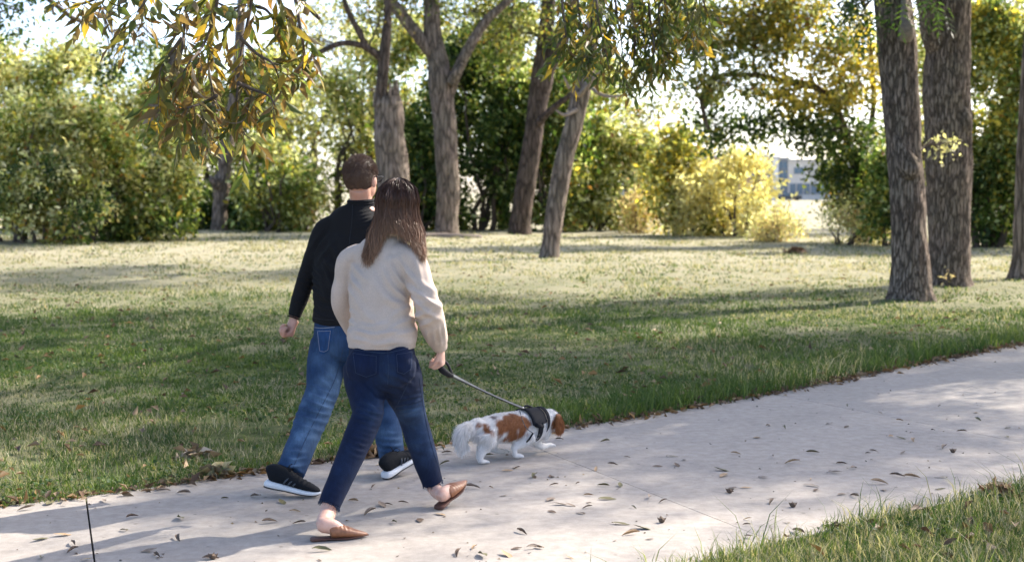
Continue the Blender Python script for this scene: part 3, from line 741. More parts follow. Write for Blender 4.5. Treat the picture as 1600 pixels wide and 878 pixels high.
back_tree('light yellow-green tree filling the top between broken stub and fork', 640, 330, 70, [(575, 345, 5), (577, 250, 5), (580, 150, 4), (590, 50, 3), (600, -60, 2)],
          [(560, 20, 2.4, 1.2, 24), (640, 60, 2.0, 1.4, 22), (640, 150, 1.3, 1.6, 14), (730, 10, 2.4, 1.3, 24), (800, 60, 2.2, 1.8, 30)], 62, [('olive', 3), ('green', 2), ('pale', 1)])
back_tree('spreading green tree behind the leaning trunk\'s upper part', 985, 330, 62, [(985, 365, 6), (984, 300, 5), (1010, 270, 4), (1000, 240, 3.5), (975, 222, 3), (950, 200, 2)],
          [(950, 130, 1.6, 1.0, 18), (985, 190, 1.5, 0.9, 20), (1020, 240, 1.4, 0.9, 20), (960, 250, 1.2, 1.0, 16), (1035, 150, 1.5, 0.9, 12), (1040, 290, 1.0, 0.8, 14)], 63, [('olive', 3), ('green', 3), ('pale', 1)])
back_tree('far tree with yellow leaves high behind the right trunks', 1440, 330, 60, [(1440, 365, 6), (1445, 250, 5), (1450, 120, 4), (1455, 0, 3)],
          [(1400, 60, 2.2, 1.5, 24), (1550, 90, 2.6, 1.6, 34), (1430, 230, 1.2, 1.4, 16), (1580, 30, 2.2, 1.4, 24)], 64, [('yellow', 2), ('olive', 4), ('pale', 1)])
for k_, x_ in enumerate((-150, -290)): shrub('bush', ['olive bush continuing the thicket just beyond the left edge', 'farther olive bush of the thicket well left of the frame'][k_], x_, 120, 392, 190, 0, YG, 90, seed=95 + k_)
TH = [('olive', 4), ('green', 2), ('pale', 2), ('gold', 1)]
for k, (x, top, base, w, n, lab) in enumerate(((-10, 60, 366, 230, 190, 'tall hazy thicket tree at the extreme left behind the bushes'), (110, 72, 366, 230, 190, 'tall thicket tree behind the broad olive bush'), (235, 95, 367, 190, 160, 'thicket tree behind the rounded bush left of the gnarled trunk'),
        (330, 140, 366, 160, 120, 'thicket tree directly behind the gnarled trunk'), (415, 95, 364, 180, 140, 'pale thicket tree right of the gnarled trunk'), (520, 110, 362, 140, 100, 'airy thicket tree behind the man\'s head'), (575, 60, 360, 130, 60, 'tall airy tree behind the broken stub'),
        (650, 40, 360, 150, 90, 'tall yellow-green tree behind the forked trunk\'s left limb'), (800, 20, 361, 170, 130, 'tall green tree between the fork and the dark slanting trunk'), (905, 90, 362, 140, 90, 'green tree behind the lone leaning trunk'), (990, 215, 364, 110, 70, 'hazy green tree between leaning trunk and sapling'),
        (1420, 60, 368, 130, 90, 'olive tree seen between the yellow tree and ridged trunk'))):
    shrub('thicket_tree', lab, x, top, base, w, 0, TH, n, seed=80 + k, zmin=0.10 if k < 6 else 0.25, cat='tree', size=0.16, nleaf=60, clump=0.33)
# leafy boughs of an oak standing left of the frame
D10 = 24.0
T10, p10 = hero('oak_tree', (-160, 448), D10, [(-160, 452, 34), (-160, 400, 26), (-158, 250, 24), (-150, 100, 22), (-140, -50, 20), (-135, -200, 15)], 'dark oak whose boughs reach in at the upper left corner', 21, 'bark_dark')
for (x, y, rx, rz, n) in ((0, 20, 0.7, 0.5, 22), (30, -30, 0.8, 0.4, 20), (-60, 60, 0.8, 0.6, 22)):
    T10.bough(p10[4], W(x, y, D10), (rx, 0.6, rz), n, 16, 'dark', 0.11, 0.05, 0.18)
lp = T10.twig(p10[4], W(250, 70, D10 + 3), 0.07, 0.02, 12, 0.06, 7)
for (x, y, rx, rz, n) in ((190, 95, 0.55, 0.35, 16), (230, 75, 0.5, 0.35, 14), (175, 120, 0.4, 0.22, 9)):
    T10.bough(lp[-4], W(x, y, D10 + 3), (rx, 0.5, rz), n, 13, 'dark', 0.10, 0.02, 0.15)
top_crown(T10, p10[5], 7, 4.0, 7.0, 10.5, 'green')
T10.finish()
# ================================================================ trees beside the view, with boughs hanging into it
def lance_mesh(name, L, w, curl, fold, seed, twist=0.0):
    rng = np.random.default_rng(seed); n = 7; vs = []
    for k in range(n):
        t_ = k / (n - 1); a = curl * t_
        x = L * (math.sin(a) / curl if abs(curl) > 1e-3 else t_); z = -L * ((1 - math.cos(a)) / curl if abs(curl) > 1e-3 else 0)
        hw = w * (math.sin(math.pi * min(1, t_ * 0.96 + 0.02)) ** 0.8) * (1.15 - 0.45 * t_) + 0.0006
        tw = twist * t_
        for sgn in (-1, 0, 1):
            yy, zz = sgn * hw * math.cos(fold), abs(sgn) * hw * math.sin(fold)
            vs.append((x, yy * math.cos(tw) - zz * math.sin(tw), z + yy * math.sin(tw) + zz * math.cos(tw) + rng.normal() * 0.0008))
    q = []
    for k in range(n - 1):
        for s_ in (0, 1):
            a = k * 3 + s_; q.append((a, a + 1, a + 4, a + 3))
    return np_mesh(name, vs, np.array(q))
def m_leaf1(name, col, col2, trans=0.52):
    t = NT(name); c = t.coord('Object'); n = t.noise(45, 3, c)
    r = t.ramp(n.outputs[0], [(0.35, col), (0.65, col2)])
    info = t.n('ObjectInfo'); hs = t.n('HueSaturation', Color=r.outputs[0])
    mr = t.n('MapRange', i0=info.outputs['Random'], i1=0.0, i2=1.0, i3=0.7, i4=1.3); t.set(hs.inputs['Value'], mr.outputs[0])
    p = t.pbr(hs.outputs[0], 0.45, 0.4, t.bump(n.outputs[0], 0.2, 0.002))
    tr = t.n('BsdfTranslucent', Color=t.mix(1.0, hs.outputs[0], (1.25, 1.15, 0.6), 'MULTIPLY'))
    return t.done(t.n('MixShader', i0=trans, i1=p, i2=tr))
LM = [m_leaf1('pecan_leaf_green', (0.08, 0.10, 0.03), (0.14, 0.15, 0.045)), m_leaf1('pecan_leaf_olive', (0.16, 0.14, 0.035), (0.24, 0.19, 0.045)),
      m_leaf1('pecan_leaf_brown', (0.19, 0.115, 0.05), (0.27, 0.165, 0.07)), m_leaf1('pecan_leaf_yellow', (0.48, 0.29, 0.04), (0.40, 0.26, 0.035)), m_leaf1('pecan_leaf_dull', (0.20, 0.16, 0.12), (0.13, 0.10, 0.07), 0.2)]
M['nut'] = m_plain('pecan_husk', (0.17, 0.20, 0.06), 0.5, 0.4, 60, 0.2)
LEAFMESH = {}
def leafmesh(v, m):
    if (v, m) not in LEAFMESH:
        cl, fo, tw = [(0.9, 0.35, 0.4), (1.6, 0.5, -0.6), (0.3, 0.25, 0.7), (2.3, 0.7, 0.9), (-0.6, 0.4, -0.4)][v]
        me = lance_mesh('leaf', 0.15, 0.0200, cl, fo, v * 7 + m, tw); me.materials.append(LM[m]); LEAFMESH[(v, m)] = me
    return LEAFMESH[(v, m)]
_nm = MB(); _nm.ell((0, 0, 0), (0.017, 0.017, 0.023), 10, 8); NUT = _nm.mesh('pecan_nut'); NUT.materials.append(M['nut'])
def hanging(tree, branch_name, twigs, depth, weights, nmax, per, seed, droop=0.7, extra=0, ljit=0.35, nuts=(), scale=1.0, rl=0.20):
    """twigs: pixel polylines; hangs pinnate leaves on them, each leaflet an object"""
    rng = np.random.default_rng(seed); mb = MB(); rach = []
    for tw in twigs:
        dd = depth + rng.uniform(-ljit, ljit)
        P = catmull([tuple(W(x, y, dd + 0.12 * k * rng.uniform(-1, 1))) for k, (x, y) in enumerate(tw)], 6)
        mb.tube(P, np.linspace(0.011, 0.0035, len(P)), 7)
        L = np.concatenate([[0], np.cumsum(np.linalg.norm(np.diff(P, axis=0), axis=1))])
        for s_ in np.arange(0.03, L[-1] + 0.02, per):
            k = min(len(P) - 2, max(0, np.searchsorted(L, s_) - 1)); rach.append((P[k], unit(P[k + 1] - P[k])))
        rach.append((P[-1], unit(P[-1] - P[-3])))
    items = []
    for b, tdir in rach:
        d = unit(rng.normal(size=3) * np.array((1, 1, 0.5)) + 0.5 * tdir + np.array((0, 0, -droop)))
        ln = rl * rng.uniform(0.7, 1.25); pts = [b + d * ln * t_ + np.array((0, 0, -0.5 * ln * t_ * t_)) for t_ in np.linspace(0, 1, 6)]
        mb.tube(pts, np.linspace(0.0022, 0.0012, 6), 4, cap=False)
        lat = unit(np.cross(d, (0, 0, 1)))
        for k in range(rng.integers(6, 10)):
            t_ = 0.2 + 0.8 * k / 8; p = b + d * ln * t_ + np.array((0, 0, -0.5 * ln * t_ * t_)); sg = 1 if k % 2 else -1
            items.append((p, unit(0.55 * d + sg * lat * rng.uniform(0.3, 0.9) + np.array((0, 0, -rng.uniform(0.3, 1.1) * droop)) + rng.normal(size=3) * 0.25), rng.uniform(0.65, 1.2) * scale))
    br = mb.build(branch_name, M['twig'], tree.root)
    rng.shuffle(items)
    w = np.array(weights, dtype=float); w /= w.sum()
    for p, d, sc in items[:nmax]:
        o = bpy.data.objects.new('leaf', leafmesh(int(rng.integers(5)), int(rng.choice(5, p=w))))
        Rm = frames(d[None], rng, 0.5)[0]
        Mw = Matrix.Translation(Vector(p)) @ Matrix([list(Rm[0]), list(Rm[1]), list(Rm[2])]).to_4x4() @ Matrix.Scale(sc, 4)
        COL.objects.link(o); o.parent = br
        o.matrix_basis = Mw
    rest = items[nmax:]
    if rest:
        pos = np.array([r[0] for r in rest]); dirs = np.array([r[1] for r in rest])
        base = np.array([(0.11, 0.14, 0.04), (0.20, 0.18, 0.05), (0.22, 0.14, 0.06), (0.46, 0.30, 0.05), (0.2, 0.16, 0.1)])
        col = base[rng.choice(5, len(rest), p=w)] * rng.uniform(0.75, 1.25, (len(rest), 1))
        v, f, c = scatter(LEAF_V * np.array((1, 0.62, 1)), LEAF_F, pos, frames(dirs, rng, 0.5), np.array([r[2] for r in rest]) * 0.15, col)
        fo = link('foliage', np_mesh('foliage', v, f, c), M['leaf'], br); fo['kind'] = 'stuff'
    for (x, y) in nuts:
        o = bpy.data.objects.new('pecan_nut', NUT); COL.objects.link(o); o.parent = br
        o.matrix_basis = Matrix.Translation(W(x, y, depth - 0.05)) @ Matrix.Rotation(rng.uniform(-0.6, 0.6), 4, 'X') @ Matrix.Scale(rng.uniform(0.9, 1.2), 4)
    return br

NT1 = Tree('pecan_tree', (-6.2, 8.6, 0), 'pecan tree whose fruiting branch hangs down at the upper left', 'tree', None, 71, 'bark_near')
NT1.trunk([V(-6.2, 8.6, -0.2), V(-6.2, 8.6, 0.6), V(-6.15, 8.5, 2.0), V(-6.0, 8.4, 3.4), V(-5.9, 8.3, 5.0), V(-5.8, 8.3, 7.0)], [0.42, 0.31, 0.28, 0.27, 0.24, 0.14], n=32)
NT1.trunk([V(-6.0, 8.4, 3.2), V(-4.8, 8.2, 3.6), V(-3.4, 7.9, 3.45), W(200, -60, 7.7), W(330, -35, 7.6), W(430, -30, 7.7), W(500, 30, 7.8)], [0.13, 0.10, 0.07, 0.045, 0.03, 0.018, 0.01], 'limb', 14, 0.05, False)
top_crown(NT1, V(-5.8, 8.3, 6.5), 7, 3.4, 5.5, 9.0, 'olive', nleaf=20)
hanging(NT1, 'hanging_branch', [[(400, -40), (388, 30), (376, 90), (370, 150), (368, 185), (384, 212)], [(345, -40), (335, 25), (318, 70), (298, 95), (285, 115)], [(332, 45), (326, 95), (330, 130), (338, 160)],
        [(295, -30), (288, 40), (284, 80), (270, 128), (256, 150)], [(215, -30), (165, -8), (130, 6), (112, 4)], [(240, -30), (225, 5), (215, 18)], [(425, -30), (438, 5), (446, 18)], [(376, 60), (402, 85), (426, 100), (438, 128)],
        [(372, 130), (395, 140), (420, 150), (430, 165)], [(338, 150), (320, 160), (295, 168), (275, 172)], [(460, -10), (472, 60), (478, 95)], [(368, 20), (350, 10), (320, -5)], [(400, 10), (420, 20), (440, 60)], [(284, 60), (262, 90), (250, 110)], [(335, 160), (325, 180), (318, 205)]],
        7.6, [4, 4, 3.6, 1.0, 1.6], 300, 0.075, 5, nuts=[(240, 18), (249, 26), (361, 16), (367, 24), (358, 26), (275, 125), (283, 118), (327, 167), (332, 172), (395, 101), (389, 112), (416, 130), (411, 140), (422, 125)], scale=0.78, rl=0.17)
NT1.finish()
NT2 = Tree('pecan_tree', (9.8, 16.6, 0), 'pecan tree whose leafy bough hangs down at the top centre', 'tree', None, 72, 'bark_near')
NT2.trunk([V(9.8, 16.6, -0.2), V(9.8, 16.6, 0.7), V(9.7, 16.6, 2.2), V(9.5, 16.5, 4.0), V(9.2, 16.5, 6.0), V(9.0, 16.6, 8.0)], [0.46, 0.34, 0.31, 0.29, 0.22, 0.14], n=32)
NT2.trunk([V(9.5, 16.5, 3.8), V(6.8, 14.2, 5.0), V(4.0, 11.7, 4.3), W(1180, -70, 11.2), W(1060, -45, 11.1), W(930, -35, 11.0), W(870, -20, 11.0)], [0.15, 0.11, 0.08, 0.06, 0.045, 0.03, 0.015], 'limb', 14, 0.05, False)
for c_, k_ in (((5.6, 12.4, 6.1), 11), ((6.7, 13.5, 7.4), 12), ((9.3, 14.6, 7.0), 13), ((8.2, 13.9, 6.6), 13), ((10.5, 15.5, 7.4), 12)): NT2.bough(V(6.8, 14.2, 5.0) if c_[0] < 7.5 else V(9.2, 16.5, 6.0), c_, (1.0, 0.9, 0.6), k_, 20, 'green', 0.34, 0.05, 0.24, True)  # boughs above the frame, added to shade the walkers and dapple the path
top_crown(NT2, V(9.0, 16.6, 7.0), 8, 3.6, 5.4, 9.2, 'green', nclump=26, nleaf=16, bias=(-0.6, 0.6))
hanging(NT2, 'hanging_bough', [[(875, -25), (880, 20), (884, 60), (880, 85)], [(900, -30), (905, 20), (912, 60), (915, 90)], [(930, -30), (935, 30), (945, 75), (952, 108)], [(958, -30), (965, 30), (972, 75), (968, 112)], [(985, -30), (990, 40), (992, 85), (986, 118)],
        [(1010, -30), (1016, 30), (1022, 70), (1020, 100)], [(1035, -30), (1042, 25), (1048, 60), (1042, 92)], [(1062, -40), (1070, 5), (1078, 40), (1084, 62)], [(1090, -40), (1098, -5), (1104, 25)], [(945, -20), (925, 30), (925, 70)], [(1000, -20), (1006, 50), (1010, 90)], [(890, -20), (895, 30), (898, 60)], [(970, -30), (950, 20), (955, 60)], [(1050, -30), (1030, 10), (1032, 50)]],
        11.0, [7, 3, 0.6, 1.2, 0.3], 300, 0.05, 6, droop=0.75, ljit=0.6, nuts=[(1030, 58), (1038, 52), (1035, 65), (1048, 60), (955, 35), (1085, 45)], scale=0.72, rl=0.20)
NT2.finish()
NT3 = Tree('pecan_tree', (15.0, 18.2, 0), 'pecan tree standing right of the path beyond the frame', 'tree', None, 73, 'bark_near')
NT3.trunk([V(15, 18.2, -0.2), V(15, 18.2, 0.7), V(14.9, 18.1, 2.4), V(14.8, 18.0, 4.5), V(14.6, 18, 7.5)], [0.44, 0.33, 0.30, 0.26, 0.15], n=28)
top_crown(NT3, V(14.6, 18, 7.0), 9, 4.6, 6.0, 10.0, 'green', nclump=26, nleaf=16, bias=(-0.6, 0.4))
NT3.finish()
# ================================================================ grass
def grass(name, n, d0, d1, seed, label, hmul=1.0):
    rng = np.random.default_rng(seed)
    nt_ = n // 7
    d = d0 * (d1 / d0) ** rng.random(nt_); x = rng.uniform(-1, 1, nt_) * (0.40 * d + 0.5)
    tuft = np.stack([x, d], 1)
    B = np.repeat(tuft, 7, axis=0) + rng.normal(size=(nt_ * 7, 2)) * 0.028 * np.clip(np.repeat(d, 7) / 10, 1, 4)[:, None]
    tuft_r = np.repeat(rng.random(nt_), 7)
    _, v = path_coord(B)
    e = np.maximum(-v, v - PW)
    keep = e > -0.05 * rng.random(len(B)) + vnoise(B, 4.0, 8) * 0.07 - 0.03
    near_side = v > PW * 0.5
    dens = vnoise(B, 1.1, 21) * 0.6 + vnoise(B, 4.5, 22) * 0.4
    keep &= (dens > 0.30) | (e < 0.5) | (rng.random(len(B)) < 0.35)
    B, v, e, near_side, tuft_r, dens = B[keep], v[keep], e[keep], near_side[keep], tuft_r[keep], dens[keep]
    N = len(B); dist = B[:, 1]
    edge = np.exp(-(e / 0.7) ** 2); big = vnoise(B, 0.7, 31)
    right = np.clip((B[:, 0] + 1.5) / 2.5, 0, 1)
    h = (0.018 + 0.042 * rng.random(N)) * (0.45 + 1.1 * big) + edge * right * 0.15 * rng.random(N) + edge * (1 - right) * 0.03 * rng.random(N)
    h = np.where(near_side, 0.035 + 0.06 * rng.random(N) ** 1.5 + 0.11 * tuft_r ** 5 * rng.random(N), h)
    h *= 1 + (tuft_r > 0.93) * 0.8 * rng.random(N)
    h *= hmul * np.clip(0.8 + dist / 70, 0.9, 1.3)
    wd = (0.0016 + 0.0014 * rng.random(N)) * np.clip(dist / 8.0, 0.9, 5)
    az = rng.uniform(0, 6.283, N); ld = np.stack([np.cos(az), np.sin(az)], 1); lean = rng.uniform(0.15, 1.1, N)
    z0 = ground_z(B, v) - 0.008
    z0 = np.where((v > 0) & (v < PW), -0.01, z0)
    sd = np.stack([-ld[:, 1], ld[:, 0]], 1) * wd[:, None]
    rr = rng.uniform(0, 6.283, N); sd = np.stack([np.cos(rr), np.sin(rr)], 1) * wd[:, None]
    base = np.column_stack([B, z0])
    m = base + np.column_stack([ld * (h * lean * 0.35)[:, None], h * 0.62]); t_ = base + np.column_stack([ld * (h * lean)[:, None], h * (1 - 0.25 * lean * lean * rng.random(N))])
    s3 = np.column_stack([sd, np.zeros(N)])
    vv = np.stack([base - s3, base + s3, m + s3 * 0.8, m - s3 * 0.8, t_], 1).reshape(-1, 3)
    o = np.arange(N)[:, None] * 5
    q = np.concatenate([o, o + 1, o + 2, o + 3], 1); tr = np.concatenate([o + 3, o + 2, o + 4], 1)
    straw = np.clip(vnoise(B, 0.55, 41) * 0.7 + vnoise(B, 2.5, 42) * 0.5 - 0.56 + np.clip((dist - 14) / 18, 0, 0.75), 0, 0.92)
    straw = np.where(near_side, 0.45, straw)  # near verge: dry blades, their share raised to stand in for sunlight
    isst = rng.random(N) < straw * 0.9
    g = np.array((0.030, 0.074, 0.020)) + ((0.35 + 0.65 * rng.random(N)) * (0.3 + 1.2 * vnoise(B, 2.2, 51)) * rng.random(N))[:, None] * np.array((0.16, 0.175, 0.045))
    s_ = np.array((0.40, 0.365, 0.245)) * rng.uniform(0.65, 1.2, (N, 1))
    c = np.where(isst[:, None], s_, g)
    ob = link(name, np_mesh(name, vv, [q, tr], np.repeat(c, 5, axis=0)), M['grass'])
    tag(ob, label, 'grass', kind='stuff')
grass('grass', 262000, 5.5, 19.0, 5, 'green grass of the near lawn and path verges')
grass('grass', 85000, 19.0, 50.0, 6, 'paler sunlit grass of the distant lawn', 1.0)

# leaf litter along the path edge and in the lawn
rng = np.random.default_rng(77); pos = []; sz = []
for s_ in np.arange(2, arc[-1] - 4, 0.008):
    p, n = edge_at(s_)
    if rng.random() < 0.5 + 0.5 * vnoise(p[None], 1.7, 3)[0]:
        q = p + n * rng.normal(0.02, 0.055); pos.append((q[0], q[1], 0.006 + 0.01 * rng.random())); sz.append(rng.uniform(0.03, 0.09))
for k in range(1500):
    d = 6 * (40 / 6) ** rng.random(); x = rng.uniform(-1, 1) * 0.4 * d; q = np.array((x, d)); v = path_coord(q[None])[1][0]
    if -0.05 < v < PW + 0.05: continue
    pos.append((x, d, ground_z(q[None])[0] + 0.03 + 0.02 * rng.random())); sz.append(rng.uniform(0.04, 0.11))
pos = np.array(pos); n = len(pos); dirs = rng.normal(size=(n, 3)) * np.array((1, 1, 0.25))
lc = np.array([(0.16, 0.10, 0.06), (0.10, 0.065, 0.045), (0.28, 0.20, 0.12), (0.22, 0.13, 0.05)])[rng.integers(0, 4, n)] * rng.uniform(0.6, 1.2, (n, 1))
v, f, c = scatter(LEAF_V * np.array((1, 0.8, 2.5)), LEAF_F, pos, frames(dirs, rng, 2.0), np.array(sz), lc)
tag(link('leaf_litter', np_mesh('leaf_litter', v, f, c), M['leaf_dry']), 'small dead brown leaves strewn along the path edge and lawn', 'leaf litter', kind='stuff')

# clover and broad weeds low in the turf
rng = np.random.default_rng(91); n = 60000; d = 6.5 * (22 / 6.5) ** rng.random(n); x = rng.uniform(-1, 1, n) * (0.4 * d + 0.4); B = np.stack([x, d], 1)
pv_ = path_coord(B)[1]; kp = ((pv_ < -0.03) | (pv_ > PW + 0.03)) & (vnoise(B, 1.3, 61) * 0.6 + vnoise(B, 5, 62) * 0.4 > 0.48); B = B[kp]; n = len(B)
pos = np.column_stack([B, ground_z(B) + rng.uniform(0.008, 0.045, n)]); dirs = rng.normal(size=(n, 3)) * np.array((1, 1, 0.35))
cl_ = np.array([(0.035, 0.075, 0.022), (0.055, 0.10, 0.028), (0.09, 0.13, 0.035), (0.20, 0.19, 0.07)])[rng.choice(4, n, p=[0.4, 0.35, 0.2, 0.05])] * rng.uniform(0.7, 1.3, (n, 1))
v, f, c = scatter(LEAF_V * np.array((1, 1.5, 1)), LEAF_F, pos, frames(dirs, rng, 1.6), rng.uniform(0.016, 0.034, n), cl_)
tag(link('clover', np_mesh('clover', v, f, c), M['grass']), 'low clover and small weeds growing in the lawn', 'clover', kind='stuff')
# crumbs of broken leaf on the concrete
n = 420; d = 6 * (15 / 6) ** rng.random(n); x = rng.uniform(-1, 1, n) * 0.4 * d; B = np.stack([x, d], 1); pv_ = path_coord(B)[1]; B = B[(pv_ > 0.05) & (pv_ < PW - 0.05)]; n = len(B)
v, f, c = scatter(LEAF_V * np.array((1, 1.3, 2)), LEAF_F, np.column_stack([B, np.full(n, 0.003)]), frames(rng.normal(size=(n, 3)) * np.array((1, 1, 0.15)), rng, 3.0), rng.uniform(0.008, 0.024, n), np.array([(0.10, 0.07, 0.05), (0.2, 0.15, 0.09), (0.05, 0.04, 0.035)])[rng.integers(0, 3, n)])
tag(link('leaf_crumb', np_mesh('leaf_crumb', v, f, c), M['leaf_dry']), 'tiny crumbs of broken leaf scattered on the concrete', 'leaf litter', kind='stuff')
# ================================================================ single fallen leaves on the concrete
def m_fallen(name, c1, c2):
    t = NT(name); c = t.coord('Object'); n = t.noise(70, 4, c)
    return t.done(t.pbr(t.ramp(n.outputs[0], [(0.3, c1), (0.7, c2)]).outputs[0], 0.65, 0.25, t.bump(n.outputs[0], 0.4, 0.002)))
FM = [('dark brown', m_fallen('fallen_dark', (0.085, 0.058, 0.042), (0.16, 0.11, 0.075))), ('tan', m_fallen('fallen_tan', (0.30, 0.20, 0.115), (0.42, 0.29, 0.17))),
      ('olive', m_fallen('fallen_olive', (0.10, 0.095, 0.045), (0.17, 0.15, 0.075))), ('yellow', m_fallen('fallen_yellow', (0.48, 0.31, 0.05), (0.40, 0.25, 0.05))), ('grey-brown', m_fallen('fallen_grey', (0.17, 0.13, 0.10), (0.26, 0.20, 0.15)))]
FSH = [('narrow curled', 0.35, 0.9, 0.5), ('flat', 0.12, 0.18, 0.2), ('bowed', -0.25, 0.3, 0.2), ('twisted', 0.3, 0.6, 1.2), ('rolled', 0.2, 1.2, 0.3)]
FME = {}
def fallen_mesh(s_, m_):
    if (s_, m_) not in FME:
        me = lance_mesh('fallen_leaf', 0.085, 0.0135, FSH[s_][1], FSH[s_][2], s_ * 11 + m_, FSH[s_][3])
        n = len(me.vertices); a = np.empty(n * 3, dtype=np.float32); me.vertices.foreach_get('co', a); a = a.reshape(-1, 3)
        a[:, 2] -= a[:, 2].min() - 0.001; a[:, :2] -= a[:, :2].mean(0); me.vertices.foreach_set('co', a.ravel()); me.update()
        me.materials.append(FM[m_][1]); FME[(s_, m_)] = me
    return FME[(s_, m_)]
zl = [(148,295),(290,300),(360,350),(315,372),(455,378),(515,375),(500,347),(538,358),(262,387),(205,430),(285,438),(338,437),(130,437),(120,410),(70,412),(10,383),(120,482),(150,497),(125,520),(182,500),(240,492),(298,480),(235,508),(215,525),(240,468),(380,508),(430,475),(470,488),(408,572),(340,558),(370,590),(430,605),(30,585),(85,633),(180,663),(680,460),(730,445),(690,445),(655,390),(660,407),(700,340),(765,288),(850,260),(800,252),(990,245),(1045,255),(1048,190),(1150,210),(1212,234),(1185,285),(1215,290),(1253,298),(1315,265),(1405,270),(1455,233),(1450,210),(1548,285),(1548,258),(1585,258),(1350,322),(1335,190),(1130,330),(1112,337),(1222,337),(940,335),(875,367),(815,347),(785,413),(935,420),(935,438),(985,400),(1010,397),(1030,370),(1068,385),(1205,410),(1250,412),(1340,413),(1162,453),(1148,432),(1070,472),(1340,450),(1030,465),(810,480),(810,492),(735,543),(735,560),(740,597),(858,553),(895,583),(980,557),(950,452)]
zl1 = [(315,480),(130,500),(250,467),(520,455),(920,420),(800,395),(740,410),(665,542),(900,548),(620,605),(310,628),(200,652),(365,672),(360,710),(210,743),(430,750),(890,650),(745,708),(785,735),(1055,748),(1125,445),(1280,438),(1410,465),(1475,512),(1350,565),(1495,570),(820,410)]
zl5 = [(380,445),(430,553),(470,550),(555,540),(360,600),(500,655),(650,640),(765,605),(945,455),(1060,450),(1155,353),(1205,340),(1310,390),(1415,388),(1130,498),(1310,800),(1010,845),(870,835),(1150,840),(960,800),(1205,803),(85,815),(70,868),(410,320),(790,318),(780,235),(805,252),(265,528),(1035,270)]
FPX_ = [(800 + x / 2, 540 + y / 2) for x, y in zl] + [(x / 3.2, 640 + y / 3.2) for x, y in zl1] + [(480 + x / 3.688, 640 + y / 3.688) for x, y in zl5]
rng = np.random.default_rng(17)
MARKS = [((455, 770), 'behind the man\'s rear shoe'), ((620, 735), 'near the man\'s front shoe'), ((530, 840), 'beside the woman\'s rear mule'), ((705, 785), 'near the woman\'s front mule'), ((790, 715), 'close to the dog\'s paws'),
         ((150, 800), 'by the lower left joint'), ((950, 735), 'by the joint ahead of the dog'), ((1120, 810), 'by the joint\'s near end'), ((1300, 780), 'by the near grass verge'), ((1500, 740), 'above the verge at right'),
         ((1100, 650), 'along the far grass edge'), ((1300, 640), 'mid path toward the far right'), ((1480, 640), 'far along the path'), ((900, 840), 'at the bottom middle'), ((40, 830), 'at the lower left corner'), ((320, 830), 'left of the woman'), ((1150, 720), 'in the open middle')]
FALL = {}
for k, (x, y) in enumerate(FPX_):
    s_ = int(rng.integers(5)); m_ = 3 if (abs(x - 134) < 3 and y > 860) or (abs(x - 591) < 3 and abs(y - 727) < 3) else int(rng.choice([0, 1, 2, 4], p=[0.30, 0.26, 0.18, 0.26]))
    o = bpy.data.objects.new('fallen_leaf', fallen_mesh(s_, m_)); COL.objects.link(o)
    g = G(x, y, 0.0); sc = float(rng.uniform(0.45, 1.2))
    o.location = (g.x, g.y, 0.001); o.rotation_euler = (float(rng.uniform(-0.15, 0.15)), float(rng.uniform(-0.1, 0.05)), float(rng.uniform(0, 6.28))); o.scale = (sc, sc * float(rng.uniform(0.8, 1.5)), sc)
    mk = min(MARKS, key=lambda q: (q[0][0] - x) ** 2 + 3 * (q[0][1] - y) ** 2)[1]
    tag(o, f'{"small" if sc < 0.85 else "long"} {FSH[s_][0]} {FM[m_][0]} leaf {mk}', 'leaf', 'fallen leaves on the path'); FALL.setdefault(o['label'], []).append((x, o))
for lab, L in FALL.items():                            # look-alikes by one landmark: told apart by their order
    L.sort(key=lambda q: q[0])
    if len(L) > 1:
        for q, wd_ in zip(L, [['left', 'right'], ['left', 'middle', 'right'], ['leftmost', 'second', 'third', 'rightmost']][min(len(L), 4) - 2]): q[1]['label'] = lab + f', the {wd_} one'
# dark nut husks on the path
for (x, y, lab) in ((1489, 707, 'dark round nut husk on the far part of the path'), (1239, 792, 'olive nut husk near the grass tuft'), (1034, 816, 'black curled husk near the hairline joint'), (1140, 770, 'upright dark husk in the middle of the path'), (333, 873, 'dark flat husk at the bottom edge left of the woman')):
    mb = MB(); mb.ell((0, 0, 0), (0.016, 0.014, 0.013), 12, 8)
    for a in range(4):
        an = a * 1.57; mb.tube([(0.006 * math.cos(an), 0.006 * math.sin(an), 0.008), (0.016 * math.cos(an), 0.014 * math.sin(an), 0.006), (0.022 * math.cos(an), 0.02 * math.sin(an), 0.014)], [0.005, 0.005, 0.001], 5)
    o = mb.build('nut_husk', FM[0][1]); o.location = (G(x, y).x, G(x, y).y, 0.012); tag(o, lab, 'nut', 'nut husks on the path')
# heaps of dead leaves
def heap(px, py, r, n, seed, label, col):
    rng = np.random.default_rng(seed); g = G(px, py); z = max(0, ground_z(np.array([[g.x, g.y]]))[0])
    q = np.clip(rng.normal(size=(n, 2)) * 0.6, -1.1, 1.1) * r * np.array((1, 0.6)); hh = np.exp(-(q ** 2).sum(1) / (r * r)) * r * 0.45
    pos = np.column_stack([g.x + q[:, 0], g.y + q[:, 1], z + 0.01 + hh * rng.random(n)])
    d = rng.normal(size=(n, 3)) * np.array((1, 1, 0.5)); c = np.array(col)[rng.integers(0, len(col), n)] * rng.uniform(0.6, 1.3, (n, 1))
    v, f, cc = scatter(LEAF_V * np.array((1, 1.2, 2)), LEAF_F, pos, frames(d, rng, 1.2), rng.uniform(0.05, 0.11, n) * max(1, g.y / 14), c)
    tag(link('leaf_heap', np_mesh('leaf_heap', v, f, cc), M['leaf_dry']), label, 'leaf heap')
